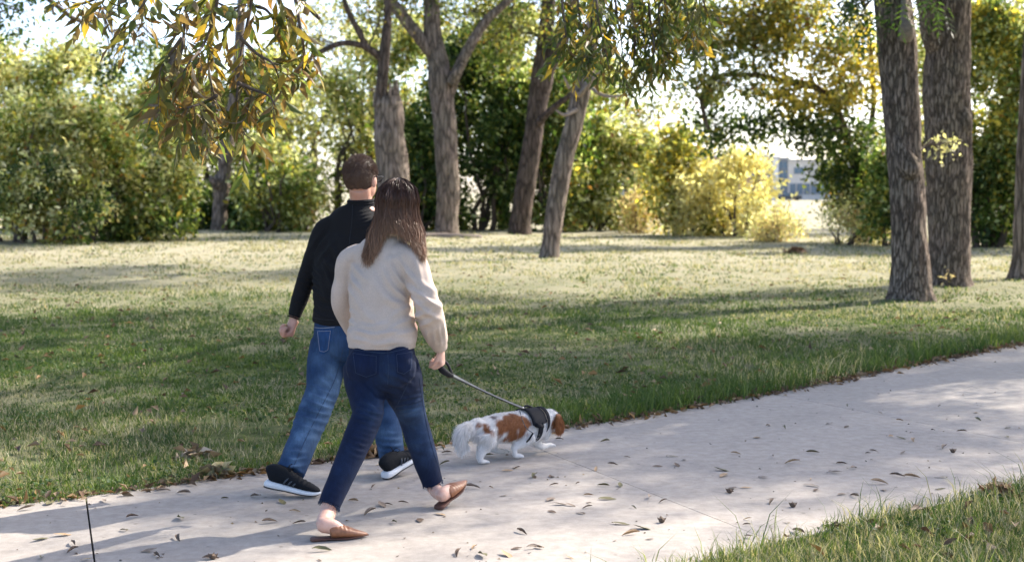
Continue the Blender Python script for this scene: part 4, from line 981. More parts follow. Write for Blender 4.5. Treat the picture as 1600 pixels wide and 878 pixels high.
BR = [(0.24, 0.13, 0.07), (0.32, 0.18, 0.09), (0.14, 0.09, 0.06), (0.42, 0.30, 0.18)]
heap(582, 712, 0.07, 60, 1, 'small heap of rust-brown leaves between the man\'s feet', BR)
heap(303, 716, 0.09, 70, 2, 'pale curled leaf heap in the grass beside the path, left of the man', [(0.42, 0.36, 0.28), (0.30, 0.24, 0.17), (0.2, 0.15, 0.1)])
heap(335, 742, 0.06, 80, 3, 'tan leaf heap on the path edge left of the man', [(0.30, 0.27, 0.15), (0.24, 0.18, 0.1)])
heap(1243, 399, 0.22, 60, 4, 'brown leaf heap out on the sunlit lawn left of the ridged trunk', BR)
heap(1560, 770, 0.07, 60, 5, 'brown leaves caught in the near verge at the right edge', BR)
# log by the forked trunk
mb = MB(); a = W(662, 377, 46.5); a.z = 0.10; P = catmull([tuple(a), tuple(a + V(0.6, 0.1, 0.02)), tuple(a + V(1.25, -0.1, 0.0)), tuple(a + V(1.9, 0.0, -0.02))], 6)
mb.tube(P, np.linspace(0.17, 0.11, len(P)), 14); v, f, c = mb.arrays(); v = v + (vnoise(v, 6, 3)[:, None] - 0.5) * 0.05
tag(link('fallen_log', np_mesh('fallen_log', v, f), M['dead_wood']), 'short bleached log lying at the foot of the forked trunk', 'log')
# ================================================================ far buildings and cars
M['brick'] = m_plain('far_brick', (0.40, 0.25, 0.19), 0.85, 0.15, 2.0, 0.1)
M['cream'] = m_plain('cream_wall', (0.62, 0.57, 0.52), 0.85, 0.15, 1.0, 0.06)
M['white'] = m_plain('white_wall', (0.74, 0.73, 0.73), 0.8, 0.2, 1.0, 0.04)
M['roof'] = m_plain('flat_roof', (0.45, 0.44, 0.44), 0.9, 0.1, 1.0, 0.1)
t = NT('window_glass'); M['glass'] = t.done(t.pbr((0.10, 0.17, 0.24), 0.08, 0.8))
M['frame'] = m_plain('window_frame', (0.22, 0.24, 0.27), 0.5, 0.4, 5, 0.1)
def building(name, label, depth, px0, px1, ytop, blocks, extra=None):
    """blocks: (px0, px1, top row, wall material, [(window px0, px1, row0, row1)])"""
    b = W((px0 + px1) / 2, 305, depth); root = empty(name, (b.x, b.y, 0), label, 'building')
    for (x0, x1, yt, mat, dy, wins) in blocks:
        X0, X1, Z = W(x0, 300, depth).x, W(x1, 300, depth).x, W(x0, yt, depth).z
        mb = MB(); mb.box((X0, depth + dy, -1), (X1, depth + 14, Z)); w = mb.build('wall', M[mat], root, smooth=False)
        mb = MB(); mb.box((X0 - 0.25, depth + dy - 0.25, Z), (X1 + 0.25, depth + 14.25, Z + 0.35)); mb.build('roof', M['roof'], root, smooth=False)
        for (a, c, r0, r1) in wins:
            wx0, wx1, z0, z1 = W(a, 300, depth).x, W(c, 300, depth).x, W(a, r1, depth).z, W(a, r0, depth).z
            f = MB(); e = 0.12
            for lo, hi in (((wx0, z0), (wx1, z0 + e)), ((wx0, z1 - e), (wx1, z1)), ((wx0, z0 + e), (wx0 + e, z1 - e)), ((wx1 - e, z0 + e), (wx1, z1 - e)), (((wx0 + wx1) / 2 - e / 2, z0 + e), ((wx0 + wx1) / 2 + e / 2, z1 - e))):
                f.box((lo[0], depth + dy - 0.12, lo[1]), (hi[0], depth + dy - 0.002, hi[1]))
            fo = f.build('window', M['frame'], root, smooth=False)
            g = MB(); g.box((wx0 + e, depth + dy - 0.06, z0 + e), (wx1 - e, depth + dy - 0.01, z1 - e)); g.build('pane', M['glass'], fo, smooth=False)
    return root
building('school_building', 'long brick and white building with a glass stair tower, right of the golden bush', 260, 1110, 1470, 245,
         [(1112, 1198, 246, 'brick', 0.0, [(1125, 1138, 272, 284), (1150, 1163, 272, 284), (1172, 1185, 272, 284)]), (1198, 1206, 249, 'frame', 0.3, []), (1206, 1215, 248, 'white', -0.6, []),
          (1215, 1231, 249, 'frame', 0.2, [(1216.5, 1230, 252, 264), (1216.5, 1230, 265, 280), (1216.5, 1230, 281, 296), (1216.5, 1230, 297, 306)]),
          (1231, 1470, 252, 'cream', 0.0, [(x, x + 9, 287, 304) for x in range(1234, 1400, 11)] + [(x, x + 16, 262, 272) for x in range(1240, 1440, 40)])])
building('office_building', 'low white building glimpsed between green bush and sapling', 240, 930, 1062, 262,
         [(930, 1062, 264, 'white', 0, [(x, x + 12, 276, 288) for x in range(938, 1050, 20)]), (960, 1000, 258, 'cream', -0.5, [])])
def car(px, depth, col, label):
    c = W(px, 305, depth); root = empty('parked_car', (c.x, c.y, 0), label, 'car', 'cars parked by the far building')
    mat = m_plain('car_paint', col, 0.3, 0.5, 3, 0.05, 0.0); mb = MB()
    prof = [(-2.15, 0.35), (-2.2, 0.75), (-1.9, 0.92), (-1.25, 1.0), (-0.7, 1.42), (0.75, 1.45), (1.5, 1.02), (2.05, 0.95), (2.2, 0.7), (2.15, 0.35)]
    n = len(prof); v = [(x, y * (0.86 if z > 1.2 else 1.0), z) for y in (-0.88, 0.88) for x, z in prof]
    mb.add(v, [(k, (k + 1) % n, n + (k + 1) % n, n + k) for k in range(n)], [(0, k + 1, k) for k in range(1, n - 1)] + [(n, n + k, n + k + 1) for k in range(1, n - 1)])
    mb.v[0] = mb.v[0] + np.array(tuple(V(c.x, c.y, 0)), dtype=np.float32); mb.build('body', mat, root, smooth=False)
    for a, b in ((-0.95, -0.05), (0.05, 1.0)):
        w = MB(); w.box((c.x + a, c.y - 0.895, 1.0), (c.x + b, c.y - 0.80, 1.33)); w.build('window', M['glass'], root, smooth=False)
    for x in (-1.35, 1.35):
        for y in (-0.85, 0.85):
            w = MB(); w.tube([(c.x + x, c.y + y - 0.1, 0.33), (c.x + x, c.y + y + 0.1, 0.33)], 0.33, 16); w.build('wheel', M['rubber'], root, smooth=False)
t = NT('rubber'); M['rubber'] = t.done(t.pbr((0.02, 0.02, 0.021), 0.8, 0.3))
car(985, 225, (0.25, 0.33, 0.45), 'blue-grey car parked before the low white building')
car(1004, 232, (0.6, 0.6, 0.62), 'silver car parked right of the blue-grey one')
car(1232, 245, (0.05, 0.055, 0.06), 'black car parked at the foot of the glass tower')
# ================================================================ people
def m_knit(name, col, fine=420, rib=0.0):
    t = NT(name); c = t.coord('Object'); n = t.noise(fine * 0.55, 4, c, 0.75); n2 = t.noise(14, 4, c)
    r = t.ramp(n.outputs[0], [(0.3, tuple(x * 0.78 for x in col)), (0.7, tuple(min(1, x * 1.15) for x in col))])
    r2 = t.mix(0.35, r.outputs[0], t.ramp(n2.outputs[0], [(0.3, (0.82,) * 3), (0.7, (1.1,) * 3)]).outputs[0], 'MULTIPLY')
    h = n.outputs[0]
    if rib:
        w = t.n('TexWave', {'wave_type': 'BANDS', 'bands_direction': 'Z'}, Scale=rib, Distortion=1.0); t.set(w.inputs['Vector'], c); h = t.mix(0.7, n.outputs[0], w.outputs[1])
    return t.done(t.pbr(r2, 0.9, 0.2, t.bump(h, 0.6, 0.006)))
def m_denim(name):
    t = NT(name); c = t.coord('Object'); a = attr(t)
    w = t.noise(650, 2, c, 0.7); n2 = t.noise(20, 5, c, 0.65); n3 = t.noise(90, 3, t.coord('Object', (1, 1, 0.2)), 0.6)
    r = t.mix(0.55, a, t.ramp(w.outputs[0], [(0.35, (0.55,) * 3), (0.68, (1.5,) * 3)]).outputs[0], 'MULTIPLY')
    r = t.mix(0.5, r, t.ramp(n2.outputs[0], [(0.3, (0.65,) * 3), (0.7, (1.35,) * 3)]).outputs[0], 'MULTIPLY')
    r = t.mix(0.4, r, t.ramp(n3.outputs[0], [(0.35, (0.7,) * 3), (0.7, (1.3,) * 3)]).outputs[0], 'MULTIPLY')
    return t.done(t.pbr(r, 0.85, 0.2, t.bump(w.outputs[0], 0.3, 0.002)))
def m_skin(name, col):
    t = NT(name); c = t.coord('Object'); n = t.noise(35, 4, c); n2 = t.noise(300, 3, c)
    r = t.ramp(n.outputs[0], [(0.3, (col[0] * 0.92, col[1] * 0.78, col[2] * 0.74)), (0.7, col)])
    p = t.pbr(r.outputs[0], 0.5, 0.35, t.bump(n2.outputs[0], 0.15, 0.002), Subsurface_Weight=0.12)
    p.inputs['Subsurface Radius'].default_value = (0.02, 0.008, 0.005); p.inputs['Subsurface Scale'].default_value = 0.5
    return t.done(p)
def m_hair(name):
    t = NT(name); a = attr(t)
    return t.done(t.pbr(a, 0.42, 0.28))
M['skin_m'] = m_skin('skin_tanned', (0.50, 0.29, 0.215)); M['skin_f'] = m_skin('skin_fair', (0.60, 0.40, 0.32))
M['knit_dark'] = m_knit('charcoal_knit', (0.0098, 0.0100, 0.0118)); M['knit_oat'] = m_knit('oatmeal_knit', (0.545, 0.448, 0.385), 520)
M['denim'] = m_denim('denim'); M['hair'] = m_hair('hair')
M['leather'] = m_plain('tan_leather', (0.25, 0.105, 0.05), 0.42, 0.45, 60, 0.25, 0.2)
M['leather_sole'] = m_plain('stacked_leather_sole', (0.10, 0.045, 0.032), 0.55, 0.35, 50, 0.3)
M['shoe_knit'] = m_plain('black_shoe_knit', (0.0065, 0.008, 0.011), 0.8, 0.2, 300, 0.4, 0.5)
M['shoe_grey'] = m_plain('grey_shoe_stripe', (0.05, 0.06, 0.075), 0.5, 0.4, 80, 0.2)
M['shoe_sole'] = m_plain('white_foam_sole', (0.72, 0.72, 0.72), 0.6, 0.3, 120, 0.06, 0.2)
M['thread'] = m_plain('denim_stitching', (0.034, 0.052, 0.095), 0.8, 0.2, 50, 0.1); M['thread_light'] = m_plain('pale_stitching', (0.28, 0.30, 0.36), 0.8, 0.2, 50, 0.1)
M['black_web'] = m_plain('black_webbing', (0.009, 0.010, 0.014), 0.75, 0.2, 200, 0.3, 0.15)
M['grey_web'] = m_plain('grey_webbing', (0.075, 0.09, 0.10), 0.6, 0.3, 200, 0.15, 0.3)
M['metal'] = m_plain('dull_metal', (0.55, 0.55, 0.56), 0.3, 0.6, 50, 0.1, 0.0, Metallic=0.9)
t = NT('eye_white'); M['eye'] = t.done(t.pbr((0.75, 0.74, 0.72), 0.2, 0.5))

def obj_from(name, v, f, mat, parent, col=None):
    return link(name, np_mesh(name, v, f, col), mat, parent)
def folds(v, n, specs, base=0.0, scale=9.0, seed=0):
    """cloth folds: (centre, direction, wavelength, reach, depth)"""
    d = np.zeros(len(v))
    wob = vnoise(v, 7.0, seed + 1) - 0.5; wob2 = vnoise(v, 16.0, seed + 2) - 0.5
    for c, dr, wl, R, A in specs:
        q = v - np.array(tuple(c)); u = unit(np.array(tuple(dr)))
        g = np.exp(-(q ** 2).sum(1) / (R * R))
        ph = 2 * math.pi * (q @ u) / wl + 5.0 * wob
        d += 1.5 * A * g * (np.sin(ph) - 0.25 * np.sin(2 * ph + 1.0)) * (0.6 + 0.9 * (wob2 + 0.5))
    d += base * (vnoise(v, scale, seed + 3) - 0.5) * 2
    return v + n * d[:, None]
def ray_hit(bvh, px, py):
    o = Vector((0, 0, CAMZ)); d = (W(px, py, 7.0) - o).normalized()
    h = bvh.ray_cast(o, d)
    return (h[0], h[1]) if h[0] is not None else (None, None)
def seam(parent, bvh, pxs, mat, name='seam', r=0.0013, n=10):
    P = catmull(np.array([(x, y) for x, y in pxs], dtype=float), n); out = []
    for x, y in P:
        h, nn = ray_hit(bvh, x, y)
        if h is None: continue
        q = h + nn * 0.0008
        if out and (q - out[-1]).length > 0.06: continue
        out.append(q)
    if len(out) > 3:
        mb = MB(); mb.tube(out, r, 5); return mb.build(name, mat, parent)
def pocket(parent, bvh, quad, point, mat, thread, col, name='pocket', thick=0.0035):
    """quad: four corner pixels (TL, TR, BR, BL); point: pixels the bottom middle drops"""
    n = 10; tl, tr, br, bl = [np.array(p, dtype=float) for p in quad]; g = []
    for a in range(n + 1):
        for b in range(n + 1):
            u, w = b / n, a / n; p = (tl * (1 - u) + tr * u) * (1 - w) + (bl * (1 - u) + br * u) * w
            p[1] += point * w * (1 - abs(2 * u - 1))
            h, nn = ray_hit(bvh, *p)
            if h is None: return None
            edge = min(a, b, n - a, n - b) == 0
            g.append(h + nn * (0.0006 if edge else thick))
    i = np.arange(n)[:, None] * (n + 1); j = np.arange(n)[None]
    q = np.stack([i + j, i + j + 1, i + n + 2 + j, i + n + 1 + j], -1).reshape(-1, 4)
    o = link(name, np_mesh(name, np.array([tuple(p) for p in g]), q, np.tile(col, (len(g), 1))), mat, parent)
    ring = [1 * (n + 1) + k for k in range(1, n)] + [k * (n + 1) + n - 1 for k in range(1, n)] + [(n - 1) * (n + 1) + k for k in range(n - 1, 0, -1)] + [k * (n + 1) + 1 for k in range(n - 1, 0, -1)]
    mb = MB(); mb.tube([g[k] + Vector((0, -0.001, 0)) for k in ring], 0.0011, 5); mb.build('stitching', thread, o)
    return o
def hand(mb, w, d, nrm, s, k=1.0, curl=(60, 70, 50), thumb=(0.5, 0.6, 0.4), spread=0.0, curls=None):
    """palm and five fingers: w wrist, d towards the knuckles, nrm palm side, s thumb side"""
    d, nrm, s = [Vector(unit(tuple(x))) for x in (d, nrm, s)]
    s = (s - d * s.dot(d)).normalized(); nn = d.cross(s); nrm = nn if nn.dot(nrm) > 0 else -nn
    loft(mb, [(w - d * 0.03 * k, 0.026 * k, 0.020 * k), (w, 0.027 * k, 0.019 * k), (w + d * 0.03 * k, 0.036 * k, 0.019 * k), (w + d * 0.065 * k, 0.041 * k, 0.016 * k), (w + d * 0.09 * k, 0.038 * k, 0.012 * k)], s, 14, 4)
    for i_, (off, ln) in enumerate(((0.030, 0.95), (0.011, 1.05), (-0.009, 1.0), (-0.028, 0.8))):
        cu = curls[i_] if curls else curl
        p = w + d * (0.082 - 0.006 * abs(i_ - 1)) * k + s * off * k; a = 0.15; pts = [p - d * 0.015 * k, p]; rr = [0.0095 * k, 0.0098 * k]
        for L, ca, r in zip((0.043, 0.026, 0.021), cu, (0.0090, 0.0084, 0.0070)):
            a += math.radians(ca); dr = d * math.cos(a) + nrm * math.sin(a) + s * spread * (1.5 - i_) * 0.1
            p = p + dr.normalized() * L * ln * k; pts.append(p); rr.append(r * k)
        loft(mb, [(q, r, r) for q, r in zip(pts, rr)], s, 10, 3); mb.ell(pts[-1], (rr[-1],) * 3, 8, 6)
    b = w + d * 0.022 * k + s * 0.026 * k; t1 = (s * thumb[0] + d * thumb[1] + nrm * thumb[2]).normalized()
    p1 = b + t1 * 0.042 * k; t2 = (t1 + nrm * 0.5 - s * 0.35).normalized(); p2 = p1 + t2 * 0.03 * k; p3 = p2 + (t2 + nrm * 0.3 - s * 0.3).normalized() * 0.022 * k
    loft(mb, [(b - t1 * 0.02 * k, 0.015 * k, 0.015 * k), (b, 0.0145 * k, 0.014 * k), (p1, 0.0115 * k, 0.011 * k), (p2, 0.010 * k, 0.0095 * k), (p3, 0.0075 * k, 0.007 * k)], d, 10, 3); mb.ell(p3, (0.0075 * k,) * 3, 8, 6)
def head(mb, C, f, k=1.0):
    f = Vector(unit(tuple(f))); s = f.cross(Vector((0, 0, 1))).normalized(); u = s.cross(f).normalized(); B = [tuple(s), tuple(f), tuple(u)]
    mb.ell(C - f * 0.012 * k + u * 0.012 * k, (0.076 * k, 0.098 * k, 0.097 * k), 24, 18, B)
    mb.ell(C + f * 0.032 * k - u * 0.048 * k, (0.060 * k, 0.066 * k, 0.076 * k), 20, 14, B)
    mb.ell(C + f * 0.055 * k - u * 0.095 * k, (0.030 * k, 0.034 * k, 0.026 * k), 14, 10, B)
    mb.ell(C + f * 0.100 * k - u * 0.035 * k, (0.013 * k, 0.020 * k, 0.024 * k), 12, 8, B)
    mb.ell(C + f * 0.092 * k - u * 0.070 * k, (0.022 * k, 0.010 * k, 0.008 * k), 12, 8, B)
    mb.ell(C + f * 0.080 * k + u * 0.012 * k, (0.052 * k, 0.016 * k, 0.012 * k), 14, 8, B)
    for sg in (-1, 1):
        mb.ell(C + s * sg * 0.079 * k - f * 0.006 * k - u * 0.02 * k, (0.011 * k, 0.021 * k, 0.034 * k), 12, 10, [tuple((s + f * -0.35 * sg * sg).normalized()), tuple((f + s * 0.3 * sg).normalized()), tuple(u)])
    return s, f, u
def eyes(parent, C, s, f, u, k=1.0):
    for sg in (-1, 1):
        mb = MB(); mb.ell(C + f * 0.082 * k + s * sg * 0.031 * k - u * 0.006 * k, (0.012 * k,) * 3, 12, 8); mb.build('eye', M['eye'], parent)
def strands(roots, mids, width, col, name, mat, parent, taper=0.3):
    """ribbons: mids = (n, k, 3) paths; col (n, k, 3)"""
    n, k, _ = mids.shape; T = np.gradient(mids, axis=1); view = mids - np.array((0, 0, CAMZ))
    rnd = np.random.default_rng(5).normal(size=(n, 1, 3)) * 0.6
    Sd = unit(np.cross(T, unit(view) + rnd)); wd = (width * np.linspace(1, taper, k))[None, :, None]
    v = np.stack([mids - Sd * wd, mids + Sd * wd], 2).reshape(-1, 3)
    o = (np.arange(n) * k * 2)[:, None] + (np.arange(k - 1) * 2)[None]
    q = np.stack([o, o + 1, o + 3, o + 2], -1).reshape(-1, 4)
    return link(name, np_mesh(name, v, q, np.repeat(col.reshape(-1, 3), 2, axis=0)), mat, parent)
def on_surface(v, faces, n, rng):
    """random surface points and normals"""
    tr = []
    for f in faces:
        tr.append(f[:, :3])
        if f.shape[1] == 4: tr.append(f[:, [0, 2, 3]])
    tr = np.concatenate(tr); a, b, c = v[tr[:, 0]], v[tr[:, 1]], v[tr[:, 2]]
    cr = np.cross(b - a, c - a); ar = np.linalg.norm(cr, axis=1); k = rng.choice(len(tr), n, p=ar / ar.sum())
    u, w = rng.random(n), rng.random(n); fl = u + w > 1; u[fl], w[fl] = 1 - u[fl], 1 - w[fl]
    return a[k] + (b[k] - a[k]) * u[:, None] + (c[k] - a[k]) * w[:, None], unit(cr[k])
def place(pts, o, f, u):
    f = Vector(unit(tuple(f))); u = Vector(tuple(u)); r = f.cross(u).normalized(); u = r.cross(f)
    P = np.asarray(pts, dtype=float); return np.array(tuple(o)) + P[:, :1] * np.array(tuple(f)) + P[:, 1:2] * np.array(tuple(r)) + P[:, 2:3] * np.array(tuple(u))
def xloft(mb, secs, o, f, u, n=18, ex=2.4, steps=5):
    """secs: (x, half width, half height, z centre, y centre)"""
    f = Vector(unit(tuple(f))); r = f.cross(Vector(tuple(u))).normalized()
    c = place([(s[0], s[4] if len(s) > 4 else 0, s[3]) for s in secs], o, f, u)
    loft(mb, [(c[k], s[1], s[2]) for k, s in enumerate(secs)], r, n, steps, ex)

SIDE = V(0.87, -0.49, 0)            # towards the walkers' right, across the shoulders
UP = V(0, 0, 1)
# ---------------------------------------------------------------- the woman
wo_ = G(610, 815); woman = empty('person', (wo_.x, wo_.y, 0), 'person in oatmeal sweater, dark cropped jeans and tan mules holding the leash', 'person')
jw = dict(pel=W(597, 566, 6.93), wai=W(597, 525, 6.94), che=W(594, 455, 6.96), upc=W(600, 408, 6.97), nek=W(612, 368, 6.99), hd=W(621, 314, 7.0),
          shl=W(547, 405, 7.04), ell=W(534, 470, 7.10), wrl=W(560, 528, 7.32), shr=W(646, 407, 6.89), elr=W(668, 478, 6.84), wrr=W(688, 543, 7.02),
          hpl=W(572, 575, 6.97), knl=W(574, 650, 6.80), anl=W(512, 795, 6.60), hpr=W(620, 575, 6.89), knr=W(645, 652, 7.10), anr=W(677, 758, 7.19))
mb = MB()
HF = V(0.45, 0.88, -0.03)
hs, hf, hu = head(mb, jw['hd'], HF, 0.95)
loft(mb, [(jw['hd'] - UP * 0.05 - hf * 0.02, 0.050, 0.052), (jw['nek'] + UP * 0.03, 0.052, 0.052), (jw['nek'] - UP * 0.03, 0.075, 0.06)], SIDE)
loft(mb, [(jw['nek'] - UP * 0.01, 0.06, 0.055), (jw['upc'], 0.145, 0.075), (jw['che'], 0.135, 0.085), (jw['wai'], 0.12, 0.085), (jw['pel'], 0.14, 0.10), (jw['pel'] - UP * 0.08, 0.12, 0.09)], SIDE)
for a, b, c in (('shl', 'ell', 'wrl'), ('shr', 'elr', 'wrr')):
    loft(mb, [(jw[a], 0.042, 0.042), (jw[b], 0.034, 0.034), (jw[c], 0.024, 0.020)], SIDE)
for a, b, c in (('hpl', 'knl', 'anl'), ('hpr', 'knr', 'anr')):
    m1 = jw[a].lerp(jw[b], 0.5); m2 = jw[b].lerp(jw[c], 0.35)
    loft(mb, [(jw[a], 0.085, 0.085), (m1, 0.07, 0.07), (jw[b], 0.048, 0.048), (m2, 0.048, 0.048), (jw[b].lerp(jw[c], 0.75), 0.036, 0.036), (jw[c], 0.035, 0.036), (jw[c] - UP * 0.03, 0.032, 0.036)], SIDE)
hand(mb, jw['wrr'] + V(0.0, 0, -0.005), V(0.10, 0.10, -1), V(-0.85, 0.35, 0), V(-0.2, -0.9, 0), 0.95, (55, 75, 55), (0.35, 0.9, 0.5))
hand(mb, jw['wrl'], V(0.4, 0.7, -0.5), V(0.5, -0.3, -0.6), V(0.3, 0.2, 0.8), 0.9, (40, 50, 30))
# rear foot flat, heel a little off the sole; front foot landing on its heel
rf_o = G(485, 845); rf_f = (G(582, 838) - rf_o).normalized(); ff_o = G(684, 797); ff_f = (W(740, 745, 7.34) - ff_o).normalized()
def foot(o, f, u, ank, lift):
    c = place([(0.032, 0, 0.042 + lift), (0.055, 0, 0.048 + lift * 0.8), (0.10, 0, 0.046 + lift * 0.5), (0.15, 0, 0.036), (0.20, 0, 0.024), (0.228, 0, 0.019)], o, f, u)
    r = Vector(f).cross(Vector(u)).normalized()
    loft(mb, [(c[0], 0.020, 0.024), (c[1], 0.030, 0.036), (c[2], 0.031, 0.036), (c[3], 0.036, 0.026), (c[4], 0.032, 0.016), (c[5], 0.018, 0.010)], r, 16, 4)
    loft(mb, [(ank + UP * 0.02, 0.034, 0.036), (ank, 0.034, 0.037), (Vector(c[1]) * 0.5 + ank * 0.5, 0.034, 0.040), (Vector(c[1]), 0.028, 0.034)], r, 16, 4)
    mb.ell(ank + r * 0.030, (0.013,) * 3); mb.ell(ank - r * 0.030, (0.013,) * 3)
ffu = (UP - ff_f * ff_f.z).normalized()
foot(rf_o, rf_f, UP, jw['anl'] + V(0.004, 0, -0.015), 0.03); foot(ff_o, ff_f, ffu, jw['anr'] + V(0.004, 0.0, -0.015), 0.004)
v, f, n = remesh(mb, 0.0050, 2, 0.5, 0.35)
body = obj_from('body', v, f, M['skin_f'], woman)
eyes(body, jw['hd'], hs, hf, hu, 0.95)
# sweater
mb = MB()
loft(mb, [(jw['nek'] + V(0, 0, 0.012), 0.066, 0.062), (jw['nek'] + V(-0.004, 0, -0.02), 0.088, 0.075), (jw['upc'] + V(-0.01, 0, 0.035), 0.132, 0.088), (jw['upc'] + V(-0.006, 0, -0.005), 0.166, 0.102), (jw['upc'] + V(-0.006, 0, -0.06), 0.168, 0.115), (jw['che'], 0.165, 0.122), (jw['wai'] + V(0, 0, 0.10), 0.165, 0.122),
          (jw['wai'] + V(0, 0, 0.02), 0.176, 0.134), (jw['pel'] + V(0, 0, 0.125), 0.180, 0.140), (jw['pel'] + V(0, 0, 0.095), 0.172, 0.134), (jw['pel'] + V(0, 0, 0.070), 0.170, 0.132)], SIDE, 34, 6, 2.3)
loft(mb, [(W(580, 396, 7.02), 0.05, 0.060), (jw['shl'], 0.056, 0.060), (jw['shl'].lerp(jw['ell'], 0.5), 0.057, 0.062), (jw['ell'] + V(0.004, 0, 0), 0.058, 0.060), (jw['ell'].lerp(jw['wrl'], 0.5), 0.058, 0.056), (jw['ell'].lerp(jw['wrl'], 0.85), 0.046, 0.046), (jw['wrl'], 0.034, 0.034)], SIDE)
loft(mb, [(W(618, 394, 6.93), 0.05, 0.060), (jw['shr'], 0.058, 0.062), (jw['shr'].lerp(jw['elr'], 0.5), 0.064, 0.066), (jw['elr'], 0.065, 0.064), (W(675, 505, 6.91), 0.067, 0.066), (W(682, 527, 6.97), 0.056, 0.055), (W(686, 538, 7.0), 0.040, 0.040), (W(689, 545, 7.02), 0.034, 0.034)], SIDE)
v, f, n = remesh(mb, 0.0075, 5)
v = folds(v, n, [(W(558, 522, 6.8), (0.3, 0, 1), 0.040, 0.06, 0.005), (W(605, 528, 6.8), (-0.1, 0, 1), 0.050, 0.07, 0.004), (W(645, 505, 6.8), (-0.5, 0, 1), 0.050, 0.08, 0.006), (W(625, 440, 6.8), (0.8, 0, 0.6), 0.055, 0.09, 0.007),
                 (W(545, 440, 6.9), (0.7, 0, 0.7), 0.050, 0.08, 0.005), (W(665, 470, 6.8), (0.6, 0, 0.8), 0.055, 0.09, 0.006), (W(683, 522, 6.9), (0.9, 0.2, 0.25), 0.030, 0.05, 0.005), (W(650, 420, 6.8), (1, 0, 0.35), 0.06, 0.08, 0.005), (W(530, 500, 6.9), (0.35, 0, 0.95), 0.045, 0.07, 0.006), (W(590, 470, 6.8), (0.6, 0, 0.6), 0.11, 0.12, 0.004)], 0.004, 10, 1)
v = v + n * ((vnoise(v, 30, 9) - 0.5) * 0.0026)[:, None]
hz = jw['pel'].z + 0.115; rib = np.clip(1 - np.abs(v[:, 2] - (hz - 0.022)) / 0.022, 0, 1) * (np.linalg.norm(v[:, :2] - np.array(tuple(jw['pel']))[:2], axis=1) < 0.24)
ang = np.arctan2(v[:, 1] - jw['pel'].y, v[:, 0] - jw['pel'].x); v += n * (rib * np.sin(ang * 110) * 0.0012)[:, None]
sw = obj_from('sweater', v, f, M['knit_oat'], woman); sw['label'] = 'loose oatmeal knit sweater with ribbed hem'
SWB = BVHTree.FromPolygons([Vector(p) for p in v], [tuple(q) for fa in f for q in fa])
mb = MB(); ringc = jw['nek'] + V(0, 0, 0.012)
ring = [ringc + SIDE * 0.070 * math.cos(a) + V(0.49, 0.87, 0.12) * 0.064 * math.sin(a) for a in np.linspace(0, 2 * math.pi, 30)]
mb.tube(ring, 0.0095, 8, cap=False); mb.build('collar', M['knit_oat'], sw)
# jeans
def jeans(J, hips, pel_secs, leg_r, side, lens):
    mb = MB(); loft(mb, pel_secs, side, 30, 5, 2.2)
    for (h, k, a, rs) in leg_r:
        ts = [(J[h], rs[0]), (J[h].lerp(J[k], 0.35), rs[1]), (J[h].lerp(J[k], 0.72), rs[2]), (J[k], rs[3]), (J[k].lerp(J[a], 0.3), rs[4]), (J[k].lerp(J[a], 0.65), rs[5]), (J[k].lerp(J[a], lens - 0.04), rs[6]), (J[k].lerp(J[a], lens), rs[6] * 1.02)]
        loft(mb, [(c, r, r * 1.04) for c, r in ts], side, 26, 5)
    return mb
mb = jeans(jw, None, [(jw['pel'] + V(0, 0, 0.12), 0.150, 0.112), (jw['pel'] + V(0, 0, 0.05), 0.168, 0.130), (jw['pel'] - V(0, 0, 0.02), 0.172, 0.138), (jw['pel'] - V(0, 0, 0.09), 0.155, 0.125), (jw['pel'] - V(0, 0, 0.13), 0.11, 0.09)],
           [('hpl', 'knl', 'anl', (0.115, 0.106, 0.084, 0.075, 0.069, 0.060, 0.053)), ('hpr', 'knr', 'anr', (0.112, 0.102, 0.080, 0.071, 0.069, 0.062, 0.053))], SIDE, 0.965)
mb.ell(W(568, 572, 6.87), (0.088, 0.085, 0.10)); mb.ell(W(625, 572, 6.81), (0.082, 0.082, 0.10))
v, f, n = remesh(mb, 0.0078, 4)
ankd = np.minimum(np.linalg.norm(v - np.array(tuple(jw['anl'])), axis=1), np.linalg.norm(v - np.array(tuple(jw['anr'])), axis=1))
v = folds(v, n, [(W(577, 645, 6.7), (0.35, 0, 1), 0.030, 0.075, 0.0055), (W(560, 690, 6.65), (0.4, 0, 1), 0.028, 0.06, 0.004), (W(600, 615, 6.75), (0.6, 0, 0.8), 0.045, 0.10, 0.006), (W(620, 625, 6.75), (0.7, 0, 0.7), 0.040, 0.08, 0.006), (W(648, 640, 6.9), (-0.2, 0, 1), 0.030, 0.07, 0.006),
                 (W(660, 700, 7.0), (0.1, 0, 1), 0.05, 0.08, 0.003), (W(520, 760, 6.5), (0.3, 0, 1), 0.032, 0.06, 0.003), (W(595, 590, 6.7), (0.2, 0, 1), 0.05, 0.08, 0.004), (W(672, 735, 7.0), (-0.3, 0, 1), 0.03, 0.05, 0.004)], 0.003, 14, 3)
base = np.array((0.0045, 0.0105, 0.034)); fade_lit = np.zeros(len(v))
for c, r, a in ((W(645, 640, 7.0), 0.10, 1.0), (W(600, 640, 6.7), 0.10, 0.5), (W(600, 575, 6.75), 0.10, 0.25), (W(545, 720, 6.55), 0.10, 0.35), (W(670, 700, 7.05), 0.10, 0.6)):  # worn spots, plus sunlit denim painted on the front thigh and shin
    fade_lit += a * np.exp(-((v - np.array(tuple(c))) ** 2).sum(1) / r ** 2)
fade_lit *= 0.4 + 1.2 * vnoise(v, 22, 7)
col = base + fade_lit[:, None] * np.array((0.024, 0.050, 0.098)); col[ankd < 0.045] += np.array((0.006, 0.01, 0.02))
